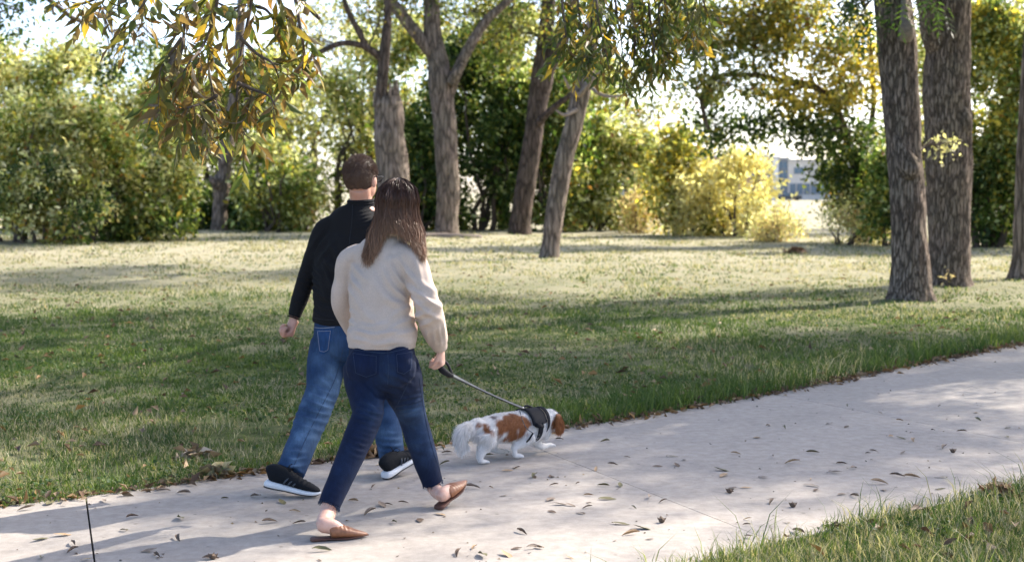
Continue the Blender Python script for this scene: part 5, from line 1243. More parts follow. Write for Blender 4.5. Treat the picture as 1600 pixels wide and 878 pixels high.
jo = obj_from('jeans', v, f, M['denim'], woman, col); jo['label'] = 'dark blue cropped jeans with frayed hems'
bvh = BVHTree.FromPolygons([Vector(p) for p in v], [tuple(q) for fa in f for q in fa])
pocket(jo, bvh, [(547, 548), (593, 553), (592, 585), (553, 584)], 8, M['denim'], M['thread'], base * 1.15)
pocket(jo, bvh, [(617, 551), (646, 546), (643, 578), (619, 583)], 7, M['denim'], M['thread'], base * 1.15)
seam(jo, bvh, [(606, 545), (607, 575), (606, 600)], M['thread']); seam(jo, bvh, [(541, 545), (575, 549), (606, 551), (648, 541)], M['thread'])
seam(jo, bvh, [(641, 590), (622, 630), (592, 680), (562, 735), (532, 783)], M['thread']); seam(jo, bvh, [(655, 590), (662, 640), (674, 695), (689, 740)], M['thread'])
rng = np.random.default_rng(8); mbf = MB()
for a, b in (('knl', 'anl'), ('knr', 'anr')):
    ax = (jw[a] - jw[b]).normalized(); c = jw[a].lerp(jw[b], 0.955); s1_ = ax.cross(V(0, 1, 0)).normalized(); s2_ = ax.cross(s1_)
    for k in range(150):
        an = rng.uniform(0, 6.28); p = c + (s1_ * math.cos(an) + s2_ * math.sin(an)) * 0.0535 * 0.99
        mbf.tube([p, p - ax * rng.uniform(0.008, 0.02) + Vector(rng.normal(size=3) * 0.003)], [0.0008, 0.0004], 3, cap=False)
fr = mbf.build('frayed_hem', M['thread'], jo); fr['kind'] = 'stuff'
# mules
def mule(o, f, u):
    mb = MB()
    xloft(mb, [(0.088, 0.036, 0.030, 0.038), (0.105, 0.040, 0.034, 0.042), (0.135, 0.043, 0.031, 0.039), (0.175, 0.041, 0.024, 0.031), (0.215, 0.031, 0.016, 0.023), (0.248, 0.016, 0.010, 0.017), (0.268, 0.004, 0.006, 0.014)], o, f, u, 20, 2.2)
    v, fa, n = remesh(mb, 0.004, 3); v = folds(v, n, [(place([(0.15, 0, 0.07)], o, f, u)[0], f, 0.02, 0.035, 0.0016)], 0.0006, 60, 2)
    sh = obj_from('shoe', v, fa, M['leather'], woman); sh['label'] = 'tan leather pointed mule'
    mb = MB(); xloft(mb, [(0.0, 0.014, 0.004, 0.010), (0.012, 0.030, 0.0055, 0.010), (0.04, 0.033, 0.0055, 0.010), (0.08, 0.032, 0.005, 0.009), (0.13, 0.042, 0.0045, 0.008), (0.18, 0.041, 0.0045, 0.008), (0.23, 0.024, 0.004, 0.009), (0.272, 0.004, 0.003, 0.011)], o, f, u, 20, 3.0)
    xloft(mb, [(0.0, 0.012, 0.005, 0.005), (0.01, 0.029, 0.0055, 0.0055), (0.06, 0.031, 0.0055, 0.0055), (0.068, 0.028, 0.0055, 0.0055)], o, f, u, 16, 3.5)
    mb.build('sole', M['leather_sole'], sh)
mule(rf_o + V(0, 0, 0.0), rf_f, UP); mule(ff_o + V(0, 0, 0.002), ff_f, ffu)
# hair: an inner mass and many strands
HK = [(-125, 590, 385, 7.10), (-95, 566, 400, 7.04), (-60, 571, 414, 6.93), (-34, 580, 409, 6.87), (-16, 590, 393, 6.87), (-5, 602, 368, 6.87), (8, 614, 364, 6.86), (30, 636, 374, 6.84), (60, 653, 396, 6.85), (95, 664, 408, 6.93), (125, 662, 402, 7.05)]
def hair_path(phi, lay, tipk, rng=None):
    ph = math.radians(phi); a = [h[0] for h in HK]
    tx, ty, td = [np.interp(phi, a, [h[i] for h in HK]) for i in (1, 2, 3)]
    C = jw['hd']; s_, f_, u_ = hs, hf, hu
    dirn = s_ * math.sin(ph) - f_ * math.cos(ph)
    k = 1 - 0.16 * lay
    P = [C + u_ * (0.112 - 0.012 * lay) + dirn * 0.010 + f_ * 0.01, C + u_ * (0.098 - 0.012 * lay) + dirn * 0.050 * k, C + u_ * 0.055 + dirn * 0.092 * k, C + u_ * 0.0 + dirn * (0.104 * k) , C - u_ * 0.06 + dirn * 0.100 * k]
    tip = W(tx, ty, td) + dirn * (-0.015 * lay); tip = P[-1].lerp(tip, tipk)
    mid = P[-1].lerp(tip, 0.5) + dirn * 0.010
    out = [tuple(p) for p in P] + [tuple(mid), tuple(tip)]; cam_ = Vector((0, 0, CAMZ))
    for i_ in (4, 5, 6):                                    # lie on the sweater, not inside it
        p = Vector(out[i_]); d = p - cam_; h = SWB.ray_cast(cam_, d.normalized())
        lim = 0.016 - 0.010 * min(lay, 1.0)
        if h[0] is not None and d.length > h[3] - lim: out[i_] = tuple(cam_ + d.normalized() * (h[3] - lim))
    return out
mb = MB(); ring = []
phis = np.linspace(-125, 125, 36)
for p in phis: ring.append(catmull(hair_path(p, 0.55, 0.93), 4))
inner = [catmull(hair_path(p, 1.15, 0.90), 4) for p in phis]
A = np.array(ring); Bn = np.array(inner); m, kk = A.shape[:2]
vv = np.concatenate([A.reshape(-1, 3), Bn.reshape(-1, 3)]); q = []
for a in range(m - 1):
    for b in range(kk - 1):
        i0 = a * kk + b; q.append((i0, i0 + 1, i0 + kk + 1, i0 + kk)); i1 = m * kk + i0; q.append((i1, i1 + kk, i1 + kk + 1, i1 + 1))
for a in range(m - 1):
    i0 = a * kk + kk - 1; q.append((i0, m * kk + i0, m * kk + i0 + kk, i0 + kk))
    i0 = a * kk; q.append((i0, i0 + kk, m * kk + i0 + kk, m * kk + i0))
for a in (0, m - 1):
    for b in range(kk - 1):
        i0 = a * kk + b; q.append((i0, m * kk + i0, m * kk + i0 + 1, i0 + 1))
HC = np.array([(0.032, 0.0135, 0.008), (0.034, 0.0145, 0.0085), (0.042, 0.018, 0.010), (0.062, 0.028, 0.0155), (0.10, 0.050, 0.028), (0.16, 0.086, 0.049), (0.21, 0.118, 0.069)])
cc = np.tile(catmull(HC, 4)[None], (m, 1, 1)).reshape(-1, 3) * 0.8
hair = link('hair', np_mesh('hair', vv, np.array(q), np.concatenate([cc, cc])), M['hair'], woman); hair['label'] = 'long straight brown hair lighter towards the ends'
rng = np.random.default_rng(4); NS = 6500; paths = np.empty((NS, 13, 3)); cols = np.empty((NS, 13, 3))
for i_ in range(NS):
    phi = rng.uniform(-125, 125); lay = rng.uniform(0, 0.8) ** 1.2; tk = rng.uniform(0.80, 1.06)
    P = np.array(hair_path(phi, lay, tk)); J = rng.normal(size=(7, 3)) * np.array((0.001, 0.002, 0.004, 0.005, 0.006, 0.008, 0.010))[:, None]
    paths[i_] = catmull(P + J, 2); hl = 1 + 1.3 * (rng.random() < 0.13) + rng.normal() * 0.18
    cols[i_] = catmull(HC, 2) * max(0.4, hl)
st = strands(None, paths, 0.0009, cols, 'strand', M['hair'], hair); st['kind'] = 'stuff'

# ---------------------------------------------------------------- the man
mo_ = G(530, 765); man = empty('person', (mo_.x, mo_.y, 0), 'person in black pullover, blue jeans and black sneakers walking on the far side', 'person')
jm = dict(pel=W(534, 522, 7.80), wai=W(536, 480, 7.82), che=W(543, 405, 7.86), upc=W(556, 358, 7.88), nek=W(564, 322, 7.89), hd=W(565, 278, 7.87),
          shl=W(510, 362, 7.93), ell=W(480, 432, 7.93), wrl=W(459, 497, 7.90), shr=W(607, 362, 7.78), elr=W(622, 440, 7.90), wrr=W(640, 500, 8.1),
          hpl=W(516, 535, 7.84), knl=W(503, 614, 7.74), anl=W(453, 740, 7.47), hpr=W(556, 535, 7.76), knr=W(598, 628, 8.06), anr=W(614, 722, 8.00))
mb = MB()
MF = V(0.42, 0.90, 0.02)
ms, mf, mu = head(mb, jm['hd'], MF, 1.03)
loft(mb, [(jm['hd'] - UP * 0.05 - mf * 0.02, 0.060, 0.062), (jm['nek'] + UP * 0.03, 0.062, 0.062), (jm['nek'] - UP * 0.03, 0.09, 0.07)], SIDE)
loft(mb, [(jm['nek'] - UP * 0.01, 0.07, 0.06), (jm['upc'], 0.165, 0.09), (jm['che'], 0.155, 0.10), (jm['wai'], 0.135, 0.095), (jm['pel'], 0.14, 0.10), (jm['pel'] - UP * 0.08, 0.12, 0.09)], SIDE)
for a, b, c in (('shl', 'ell', 'wrl'), ('shr', 'elr', 'wrr')):
    loft(mb, [(jm[a], 0.047, 0.047), (jm[b], 0.038, 0.038), (jm[c], 0.029, 0.024)], SIDE)
for a, b, c in (('hpl', 'knl', 'anl'), ('hpr', 'knr', 'anr')):
    loft(mb, [(jm[a], 0.085, 0.085), (jm[a].lerp(jm[b], 0.5), 0.075, 0.075), (jm[b], 0.052, 0.052), (jm[b].lerp(jm[c], 0.35), 0.052, 0.052), (jm[c], 0.036, 0.038), (jm[c] - UP * 0.05, 0.032, 0.036)], SIDE)
hand(mb, jm['wrl'] - V(0, 0, 0.005), V(-0.30, -0.05, -0.95), V(-0.75, -0.65, 0.1), V(0.62, -0.75, 0), 1.08, None, (0.15, 0.95, 0.25), curls=[(62, 78, 55), (66, 82, 58), (70, 85, 60), (74, 86, 60)])
hand(mb, jm['wrr'], V(0.3, 0.5, -0.8), V(-0.8, 0.3, 0), V(0.3, 0.8, 0.3), 1.05, (40, 50, 30))
ms_o = W(414, 760, 7.42); ms_t = G(503, 777); ms_f = (ms_t - ms_o).normalized(); mf_o = G(602, 749); mf_f = (W(654, 712, 8.06) - mf_o).normalized()
msu = (UP - ms_f * ms_f.z).normalized(); mfu = (UP - mf_f * mf_f.z).normalized()
for o, ff, uu, an in ((ms_o, ms_f, msu, 'anl'), (mf_o, mf_f, mfu, 'anr')):
    c = place([(0.05, 0, 0.06), (0.11, 0, 0.06), (0.18, 0, 0.045), (0.25, 0, 0.035)], o, ff, uu); r = ff.cross(uu).normalized()
    loft(mb, [(c[0], 0.024, 0.028), (c[1], 0.028, 0.032), (c[2], 0.032, 0.02), (c[3], 0.026, 0.012)], r, 14, 4)
    loft(mb, [(jm[an] + UP * 0.02, 0.034, 0.036), (Vector(c[0]) * 0.6 + jm[an] * 0.4, 0.030, 0.034), (Vector(c[0]), 0.026, 0.03)], r, 14, 4)
v, f, n = remesh(mb, 0.0050, 2, 0.5, 0.35)
body = obj_from('body', v, f, M['skin_m'], man); eyes(body, jm['hd'], ms, mf, mu, 1.03)
# pullover
mb = MB()
loft(mb, [(jm['nek'] + V(0, 0, 0.025), 0.068, 0.066), (jm['nek'] + V(-0.003, 0, -0.015), 0.090, 0.078), (jm['upc'] + V(0, 0, 0.03), 0.172, 0.104), (jm['upc'] + V(-0.006, 0, -0.06), 0.190, 0.122), (jm['che'] + V(-0.004, 0, 0), 0.194, 0.128), (jm['wai'] + V(0, 0, 0.10), 0.180, 0.124),
          (jm['wai'], 0.168, 0.124), (jm['pel'] + V(0, 0, 0.09), 0.168, 0.126), (jm['pel'] + V(0, 0, 0.068), 0.166, 0.124)], SIDE, 34, 6, 2.3)
loft(mb, [(W(536, 350, 7.91), 0.06, 0.070), (jm['shl'], 0.068, 0.072), (jm['shl'].lerp(jm['ell'], 0.5), 0.063, 0.068), (jm['ell'], 0.053, 0.055), (jm['ell'].lerp(jm['wrl'], 0.5), 0.048, 0.048), (jm['ell'].lerp(jm['wrl'], 0.85), 0.042, 0.040), (jm['ell'].lerp(jm['wrl'], 0.97), 0.040, 0.036)], SIDE)
loft(mb, [(W(588, 350, 7.82), 0.06, 0.072), (jm['shr'], 0.066, 0.070), (jm['shr'].lerp(jm['elr'], 0.5), 0.060, 0.062), (jm['elr'], 0.053, 0.055), (jm['elr'].lerp(jm['wrr'], 0.5), 0.048, 0.048), (jm['wrr'], 0.038, 0.036)], SIDE)
v, f, n = remesh(mb, 0.0075, 5)
v = folds(v, n, [(W(500, 480, 7.7), (0.2, 0, 1), 0.05, 0.10, 0.005), (W(478, 440, 7.8), (0.5, 0, 0.9), 0.035, 0.08, 0.006), (W(468, 470, 7.8), (0.4, 0, 0.9), 0.026, 0.06, 0.0045), (W(515, 395, 7.7), (0.9, 0, 0.4), 0.06, 0.10, 0.006), (W(498, 385, 7.8), (0.7, 0, -0.6), 0.045, 0.07, 0.006), (W(540, 440, 7.7), (0.5, 0, 0.8), 0.09, 0.13, 0.006), (W(520, 450, 7.7), (0.7, 0, 0.7), 0.07, 0.10, 0.005), (W(500, 420, 7.7), (0.9, 0, 0.5), 0.05, 0.07, 0.006)], 0.004, 12, 5)
q = v - np.array(tuple(W(574, 342, 7.78))); g = np.exp(-((q / np.array((0.045, 0.08, 0.075))) ** 2).sum(1)); v += n * (g * np.sin(2 * math.pi * (q @ unit((-0.25, 0, 1.0))) / 0.020) * 0.0042)[:, None]
q = v - np.array(tuple(W(481, 455, 7.85))); g = np.exp(-((q / np.array((0.02, 0.08, 0.085))) ** 2).sum(1)); v += n * (g * np.sin(2 * math.pi * q[:, 2] / 0.020) * 0.0035)[:, None]
pv = obj_from('pullover', v, f, M['knit_dark'], man); pv['label'] = 'black pullover with ribbed shoulder and sleeve panels'
bvh = BVHTree.FromPolygons([Vector(p) for p in v], [tuple(q) for fa in f for q in fa])
M['dark_seam'] = m_plain('dark_seam', (0.022, 0.024, 0.03), 0.8, 0.2, 60, 0.1)
seam(pv, bvh, [(551, 320), (550, 345), (546, 380), (541, 420)], M['dark_seam'], r=0.0018); seam(pv, bvh, [(488, 496), (505, 499), (522, 500)], M['dark_seam'], r=0.0018)
mb = MB(); ringc = jm['nek'] + V(0, 0, 0.028); ring = [ringc + SIDE * 0.069 * math.cos(a) + V(0.49, 0.87, 0.10) * 0.066 * math.sin(a) for a in np.linspace(0, 2 * math.pi, 30)]
mb.tube(ring, 0.0105, 8, cap=False); mb.tube([p + V(0, 0, -0.014) for p in ring], 0.010, 8, cap=False); mb.build('collar', M['knit_dark'], pv)
c0, c1 = jm['ell'].lerp(jm['wrl'], 0.97), jm['ell'].lerp(jm['wrl'], 1.0); mb = MB(); mb.tube([c0, c1], [0.040, 0.038], 20); mb.build('cuff', M['knit_dark'], pv)
# jeans
mb = jeans(jm, None, [(jm['pel'] + V(0, 0, 0.10), 0.152, 0.112), (jm['pel'] + V(0, 0, 0.05), 0.160, 0.122), (jm['pel'] - V(0, 0, 0.03), 0.165, 0.132), (jm['pel'] - V(0, 0, 0.09), 0.150, 0.122), (jm['pel'] - V(0, 0, 0.14), 0.10, 0.09)],
           [('hpl', 'knl', 'anl', (0.110, 0.110, 0.098, 0.090, 0.086, 0.080, 0.076)), ('hpr', 'knr', 'anr', (0.110, 0.105, 0.092, 0.084, 0.080, 0.076, 0.072))], SIDE, 0.985)
v, f, n = remesh(mb, 0.0078, 4)
v = folds(v, n, [(W(505, 628, 7.6), (0.3, 0, 1), 0.040, 0.09, 0.007), (W(520, 600, 7.6), (0.6, 0, 0.8), 0.05, 0.09, 0.008), (W(485, 660, 7.6), (0.35, 0, 1), 0.045, 0.08, 0.006), (W(455, 722, 7.4), (0.15, 0, 1), 0.034, 0.07, 0.008), (W(465, 700, 7.4), (0.5, 0, 0.9), 0.05, 0.06, 0.006), (W(510, 560, 7.6), (0.4, 0, 1), 0.06, 0.08, 0.005), (W(612, 700, 7.9), (0, 0, 1), 0.035, 0.08, 0.006)], 0.004, 12, 6)
base = np.array((0.0115, 0.034, 0.090)); fade_lit = np.zeros(len(v))
for c, r, a in ((W(525, 610, 7.65), 0.10, 1.5), (W(500, 650, 7.6), 0.12, 1.0), (W(500, 545, 7.65), 0.10, 0.6), (W(470, 690, 7.45), 0.10, 0.8), (W(462, 725, 7.4), 0.05, 0.8), (W(510, 535, 7.6), 0.08, 0.4), (W(610, 690, 7.9), 0.15, 0.6)):
    fade_lit += a * np.exp(-((v - np.array(tuple(c))) ** 2).sum(1) / r ** 2)
fade_lit *= 0.25 + 1.4 * vnoise(v, 18, 7) ** 1.5
col = base + fade_lit[:, None] * np.array((0.085, 0.135, 0.19))
jo = obj_from('jeans', v, f, M['denim'], man, col); jo['label'] = 'faded mid-blue jeans'
bvh = BVHTree.FromPolygons([Vector(p) for p in v], [tuple(q) for fa in f for q in fa])
pocket(jo, bvh, [(494, 514), (520, 513), (514, 549), (499, 552)], 3, M['denim'], M['thread_light'], base * 1.6)
seam(jo, bvh, [(487, 511), (503, 512.5), (523, 511)], M['thread_light'], r=0.0016); seam(jo, bvh, [(536, 545), (529, 575), (520, 600), (500, 640), (478, 685), (458, 730)], M['thread'], r=0.0016)
def sneaker(o, f, u):
    mb = MB()
    xloft(mb, [(0.006, 0.020, 0.040, 0.068), (0.025, 0.033, 0.050, 0.076), (0.06, 0.037, 0.052, 0.079), (0.10, 0.038, 0.047, 0.074), (0.14, 0.040, 0.038, 0.063), (0.19, 0.044, 0.028, 0.051), (0.235, 0.042, 0.021, 0.043), (0.275, 0.030, 0.014, 0.036), (0.296, 0.010, 0.007, 0.031)], o, f, u, 22, 2.3)
    v, fa, n = remesh(mb, 0.0045, 4); v = folds(v, n, [(place([(0.2, 0, 0.07)], o, f, u)[0], f, 0.025, 0.04, 0.002)], 0.0006, 60, 2)
    sh = obj_from('shoe', v, fa, M['shoe_knit'], man); sh['label'] = 'black knit sneaker with white foam sole'
    mb = MB(); xloft(mb, [(-0.002, 0.018, 0.010, 0.026), (0.008, 0.032, 0.019, 0.024), (0.05, 0.038, 0.020, 0.022), (0.11, 0.037, 0.0175, 0.020), (0.17, 0.045, 0.0155, 0.0175), (0.22, 0.046, 0.0135, 0.0155), (0.265, 0.037, 0.0115, 0.017), (0.290, 0.020, 0.008, 0.022), (0.301, 0.006, 0.004, 0.025)], o, f, u, 22, 3.2)
    so = mb.build('sole', M['shoe_sole'], sh)
    mb = MB(); xloft(mb, [(0.0, 0.022, 0.0016, 0.0035), (0.03, 0.034, 0.0016, 0.0015), (0.11, 0.033, 0.0016, 0.0018), (0.2, 0.043, 0.0016, 0.0012), (0.27, 0.030, 0.0016, 0.0055), (0.29, 0.012, 0.0016, 0.011)], o, f, u, 16, 3.2); mb.build('outsole', M['rubber'], sh)
    for k in range(3):
        for sg in (-1, 1):
            mb = MB(); x0 = 0.105 + 0.026 * k; mb.tube(place([(x0, sg * 0.0420, 0.040), (x0 + 0.010, sg * (0.041 - 0.001 * k), 0.060 - 0.003 * k), (x0 + 0.024, sg * (0.034), 0.078 - 0.008 * k)], o, f, u), [0.0045, 0.005, 0.004], 6); mb.build('stripe', M['shoe_grey'], sh)
    mb = MB()
    for k in range(4):
        x0 = 0.105 + 0.022 * k; z0 = 0.121 - 0.0145 * k
        mb.tube(place([(x0, -0.026, z0 - 0.012), (x0 + 0.006, 0, z0 + 0.002), (x0, 0.026, z0 - 0.012)], o, f, u), 0.0028, 6)
    for sg in (-1, 1):
        mb.tube(place([(0.11, 0, 0.124), (0.118, sg * 0.020, 0.142), (0.135, sg * 0.034, 0.122), (0.128, sg * 0.018, 0.110), (0.112, 0, 0.121)], o, f, u), 0.0022, 6)
    mb.build('lace', M['black_web'], sh)
sneaker(ms_o, ms_f, msu); sneaker(mf_o, mf_f, mfu)
# short hair
mb = MB(); B = [tuple(ms), tuple(mf), tuple(mu)]; k = 1.03
Chr = jm['hd'] - mf * 0.014 + mu * 0.014
mb.ell(Chr, (0.0815 * k, 0.1025 * k, 0.104 * k), 90, 70, B); v, f, _ = mb.arrays()
loc = (v - np.array(tuple(jm['hd']))) @ np.array(B).T
def scalp(l): return (l[:, 2] > -0.070 + 0.012 * vnoise(l + 3, 60, 2) + np.clip(l[:, 1] + 0.03, 0, 1) * 0.9) & (l[:, 2] > -0.075)
keep = scalp(loc); F = f[0]; F = F[keep[F].all(1)]
hb = np.tile((0.075, 0.045, 0.031), (len(v), 1)); mh = link('hair', np_mesh('hair', v, F, hb), M['hair'], man); mh['label'] = 'short cropped brown hair'
rng = np.random.default_rng(12); pts, nr = on_surface(v, [F], 13000, rng); nr = unit(pts - np.array(tuple(Chr)))
lz = (pts - np.array(tuple(jm['hd']))) @ np.array(tuple(mu)); ln = np.where(lz > 0.03, 0.016, 0.010 * np.clip((lz + 0.10) / 0.1, 0.35, 1)) * rng.uniform(0.6, 1.3, len(pts))
dn = unit(nr * 0.55 + np.array((0, 0, -0.75)) * (1 - np.abs(nr[:, 2:3])) + rng.normal(size=pts.shape) * 0.18 + np.array(tuple(mf)) * 0.4 * (nr[:, 2:3] > 0.6))
paths = np.stack([pts - nr * 0.002, pts + dn * (ln * 0.5)[:, None] + nr * 0.001, pts + dn * ln[:, None]], 1); cl = np.array((0.13, 0.078, 0.052)) * rng.uniform(0.6, 1.4, (len(pts), 1))
st = strands(None, paths, 0.0006, np.repeat(cl[:, None], 3, 1), 'strand', M['hair'], mh); st['kind'] = 'stuff'
# dark temple arm of his glasses, hooked over the right ear
gl = empty('glasses', tuple(jm['hd']), 'dark-framed glasses worn by the person in the black pullover', 'glasses')
for sg in (-1, 1):
    mb = MB(); mb.tube([jm['hd'] + ms * sg * 0.088 - mf * 0.012 + mu * 0.004, jm['hd'] + ms * sg * 0.088 + mf * 0.05 + mu * 0.006, jm['hd'] + ms * sg * 0.074 + mf * 0.112 + mu * 0.004], 0.003, 6); mb.build('temple_arm', M['black_web'], gl)
    mb = MB(); c = jm['hd'] + ms * sg * 0.036 + mf * 0.116 - mu * 0.006; mb.tube([c + ms * 0.027 * math.cos(a) + mu * 0.02 * math.sin(a) for a in np.linspace(0, 6.2832, 20)], 0.0025, 6, cap=False); mb.build('rim', M['black_web'], gl)
# ================================================================ the dog, its harness and the leash
dh = V(0.76, 0.65, 0).normalized(); dr = V(dh.y, -dh.x, 0)        # heading, right side
def DP(px, py, off=0.0):
    """a point of the dog: pixel, on the plane of its spine shifted off metres to its right (nearer)"""
    o = G(753, 726); base = V(o.x, o.y, 0) - dr * 0.055
    u = (px - 800) / FPX
    # depth where the view ray meets the vertical plane through base along dh, shifted
    q = base + dr * off; t_ = (dh.x * q.y - dh.y * q.x) / (dh.x - dh.y * u)
    return W(px, py, t_)
dg_ = DP(790, 700); dog = empty('dog', (dg_.x, dg_.y, 0), 'small white and chestnut spaniel walking in a black harness', 'dog')
mb = MB(); K = 8.6 / FPX
spine = [(734, 666, 7, 0.026), (742, 668, 14, 0.054), (755, 671, 18, 0.070), (772, 669, 21, 0.080), (790, 668, 23, 0.088), (808, 667, 24.5, 0.096), (825, 665, 24.5, 0.097), (838, 661, 22, 0.084), (847, 655, 17.5, 0.066), (855, 651, 14.5, 0.056)]
loft(mb, [(DP(x, y), w, h * K, tuple(dr)) for x, y, h, w in spine], dr, 26, 5)
mb.ell(DP(832, 677), (0.06, 0.06, 0.065)); mb.ell(DP(848, 672), (0.05, 0.05, 0.06))
# head: low, nose towards the ground ahead
hc = DP(859, 654); hd_ = (dh * 0.8 + V(0, 0.25, -0.55)).normalized(); hs_ = hd_.cross(UP).normalized(); hu_ = hs_.cross(hd_); HB = [tuple(hs_), tuple(hd_), tuple(hu_)]
mb.ell(hc, (0.058, 0.064, 0.056), 18, 14, HB); mb.ell(hc + hd_ * 0.065 - hu_ * 0.012, (0.032, 0.045, 0.028), 14, 10, HB); mb.ell(hc + hd_ * 0.05 - hu_ * 0.025, (0.036, 0.04, 0.028), 14, 10, HB)
# legs: (pixel joints, radii, shift to the right)
def leg(js, off, rs):
    P = [DP(x, y, off) for x, y in js]; P[-1].z = max(P[-1].z, 0.012); loft(mb, [(p, r, r) for p, r in zip(P, rs)], dr, 14, 4)
    return P
L1 = leg([(757, 674), (760, 689), (753, 704), (750, 714), (752, 722)], 0.045, (0.066, 0.056, 0.032, 0.021, 0.018))
L2 = leg([(757, 680), (768, 694), (770, 701), (779, 704), (784, 706)], -0.055, (0.055, 0.038, 0.022, 0.017, 0.016))
L3 = leg([(828, 680), (812, 692), (804, 699), (804, 708), (806, 713)], 0.055, (0.05, 0.032, 0.021, 0.017, 0.016))
L4 = leg([(832, 680), (838, 690), (843, 696), (850, 697), (855, 696)], -0.04, (0.05, 0.034, 0.023, 0.018, 0.016))
for P, fwd in ((L1, 0.02), (L2, 0.022), (L3, 0.02), (L4, 0.024)):
    e = P[-1]; mb.ell(e + dh * fwd * 0.8 + V(0, 0, 0.003), (0.019, 0.028, 0.015), 14, 10, [tuple(dr), tuple(dh), (0, 0, 1)])
    for k in (-1, 0, 1): mb.ell(e + dh * (fwd + 0.025) + dr * 0.014 * k - V(0, 0, 0.002), (0.009, 0.012, 0.010), 8, 6, [tuple(dr), tuple(dh), (0, 0, 1)])
loft(mb, [(DP(742, 666), 0.03, 0.03), (DP(731, 670), 0.034, 0.034), (DP(722, 678), 0.034, 0.036), (DP(721, 690), 0.028, 0.030), (DP(727, 700), 0.014, 0.016)], dr, 14, 5)
v, f, n = remesh(mb, 0.006, 8)
v = folds(v, n, [], 0.0025, 28, 4)
WHITE = np.array((0.74, 0.71, 0.68)); CHEST = np.array((0.26, 0.095, 0.030)); GREY = np.array((0.20, 0.16, 0.15))
def coat(p):
    c = np.tile(WHITE, (len(p), 1)); w = (vnoise(p, 28, 3) - 0.5) * 0.035 + (vnoise(p, 70, 6) - 0.5) * 0.02
    def patch(px, py, off, r, col, zs=1.0):
        q = (p - np.array(tuple(DP(px, py, off)))) * np.array((1, 1, zs)); k = np.clip((r + w - np.linalg.norm(q, axis=1)) / 0.02, 0, 1)[:, None]; c[:] = c * (1 - k) + col * k
    for s_ in (1, -1):
        for x, y, r in ((803, 660, 0.082), (788, 664, 0.062), (818, 662, 0.066), (803, 677, 0.060), (784, 675, 0.038), (815, 676, 0.05)): patch(x, y, 0.085 * s_, r, CHEST)
        patch(764, 669, 0.08 * s_, 0.046, CHEST); patch(751, 664, 0.065 * s_, 0.036, CHEST)
    patch(772, 651, 0.03, 0.024, GREY); patch(782, 647, 0.02, 0.016, GREY); patch(756, 724, 0.08, 0.014, GREY)
    for s_ in (1, -1): patch(867, 660, 0.03 * s_, 0.055, CHEST)
    return c
t = NT('dog_coat'); a = attr(t); M['coat'] = t.done(t.pbr(a, 0.7, 0.25, Sheen_Weight=0.2))
link('body', np_mesh('body', v, f, coat(v)), M['coat'], dog)
rng = np.random.default_rng(9); pts, nr = on_surface(v, f, 26000, rng); N = len(pts)
foot_ = pts[:, 2] < 0.085; tail_ = (pts @ np.array(tuple(dh))) < float(DP(738, 680).dot(dh)); belly = (nr[:, 2] < -0.2) & (pts[:, 2] > 0.13)
ln = np.where(tail_, 0.045, (0.005 + 0.012 * np.clip((pts[:, 2] - 0.03) / 0.10, 0, 1)) * np.where(belly, 1.5, 1.0)) * rng.uniform(0.6, 1.35, N)
flow = -np.array(tuple(dh)) * 0.8 + np.array((0, 0, -0.7)); flow = np.where(tail_[:, None], -np.array(tuple(dh)) * 0.35 + np.array((0, 0, -1.0)), flow)
fl = flow - nr * (nr * flow).sum(1)[:, None]; dn = unit(unit(fl) + nr * 0.32 + rng.normal(size=(N, 3)) * 0.16)
p3 = pts + dn * ln[:, None] + np.array((0, 0, -0.15)) * ln[:, None]; p3[:, 2] = np.maximum(p3[:, 2], 0.004)
paths = np.stack([pts - nr * 0.001, pts + dn * (ln * 0.55)[:, None], p3], 1); cc = coat(pts) * rng.uniform(0.85, 1.12, (N, 1))
fur = strands(None, paths, 0.0011, np.repeat(cc[:, None], 3, 1), 'fur', M['coat'], dog, 0.25); fur['kind'] = 'stuff'
# ears: drooping flaps with long fringe
for sg in (1, -1):
    mb = MB(); e0 = hc + hs_ * sg * 0.050 + hu_ * 0.032 - hd_ * 0.012
    loft(mb, [(e0, 0.016, 0.007), (e0 + hs_ * sg * 0.018 - UP * 0.018, 0.026, 0.008), (e0 + hs_ * sg * 0.024 - UP * 0.055, 0.032, 0.009), (e0 + hs_ * sg * 0.022 - UP * 0.080, 0.028, 0.009), (e0 + hs_ * sg * 0.018 - UP * 0.105, 0.015, 0.006)], hd_ + V(0, 0, 0.5), 16, 5)
    ev, ef, en = remesh(mb, 0.004, 3); ear = link('ear', np_mesh('ear', ev, ef, np.tile(CHEST * 0.9, (len(ev), 1))), M['coat'], dog)
    p_, n_ = on_surface(ev, ef, 2200, rng); l_ = rng.uniform(0.015, 0.04, len(p_)); d_ = unit(np.array((0, 0, -1.0)) + n_ * 0.25 + rng.normal(size=p_.shape) * 0.12)
    pp = np.stack([p_, p_ + d_ * (l_ * 0.5)[:, None], p_ + d_ * l_[:, None]], 1); strands(None, pp, 0.0011, np.repeat((CHEST * rng.uniform(0.7, 1.5, (len(p_), 1)))[:, None], 3, 1), 'ear_fringe', M['coat'], ear)['kind'] = 'stuff'
t = NT('nose_black'); M['nose'] = t.done(t.pbr((0.015, 0.013, 0.013), 0.35, 0.5))
mb = MB(); mb.ell(hc + hd_ * 0.112 - hu_ * 0.006, (0.012, 0.008, 0.010), 12, 8, HB); mb.build('nose', M['nose'], dog)
for sg in (1, -1):
    mb = MB(); mb.ell(hc + hd_ * 0.055 + hs_ * sg * 0.034 + hu_ * 0.014, (0.010,) * 3, 10, 8); mb.build('eye', M['nose'], dog)
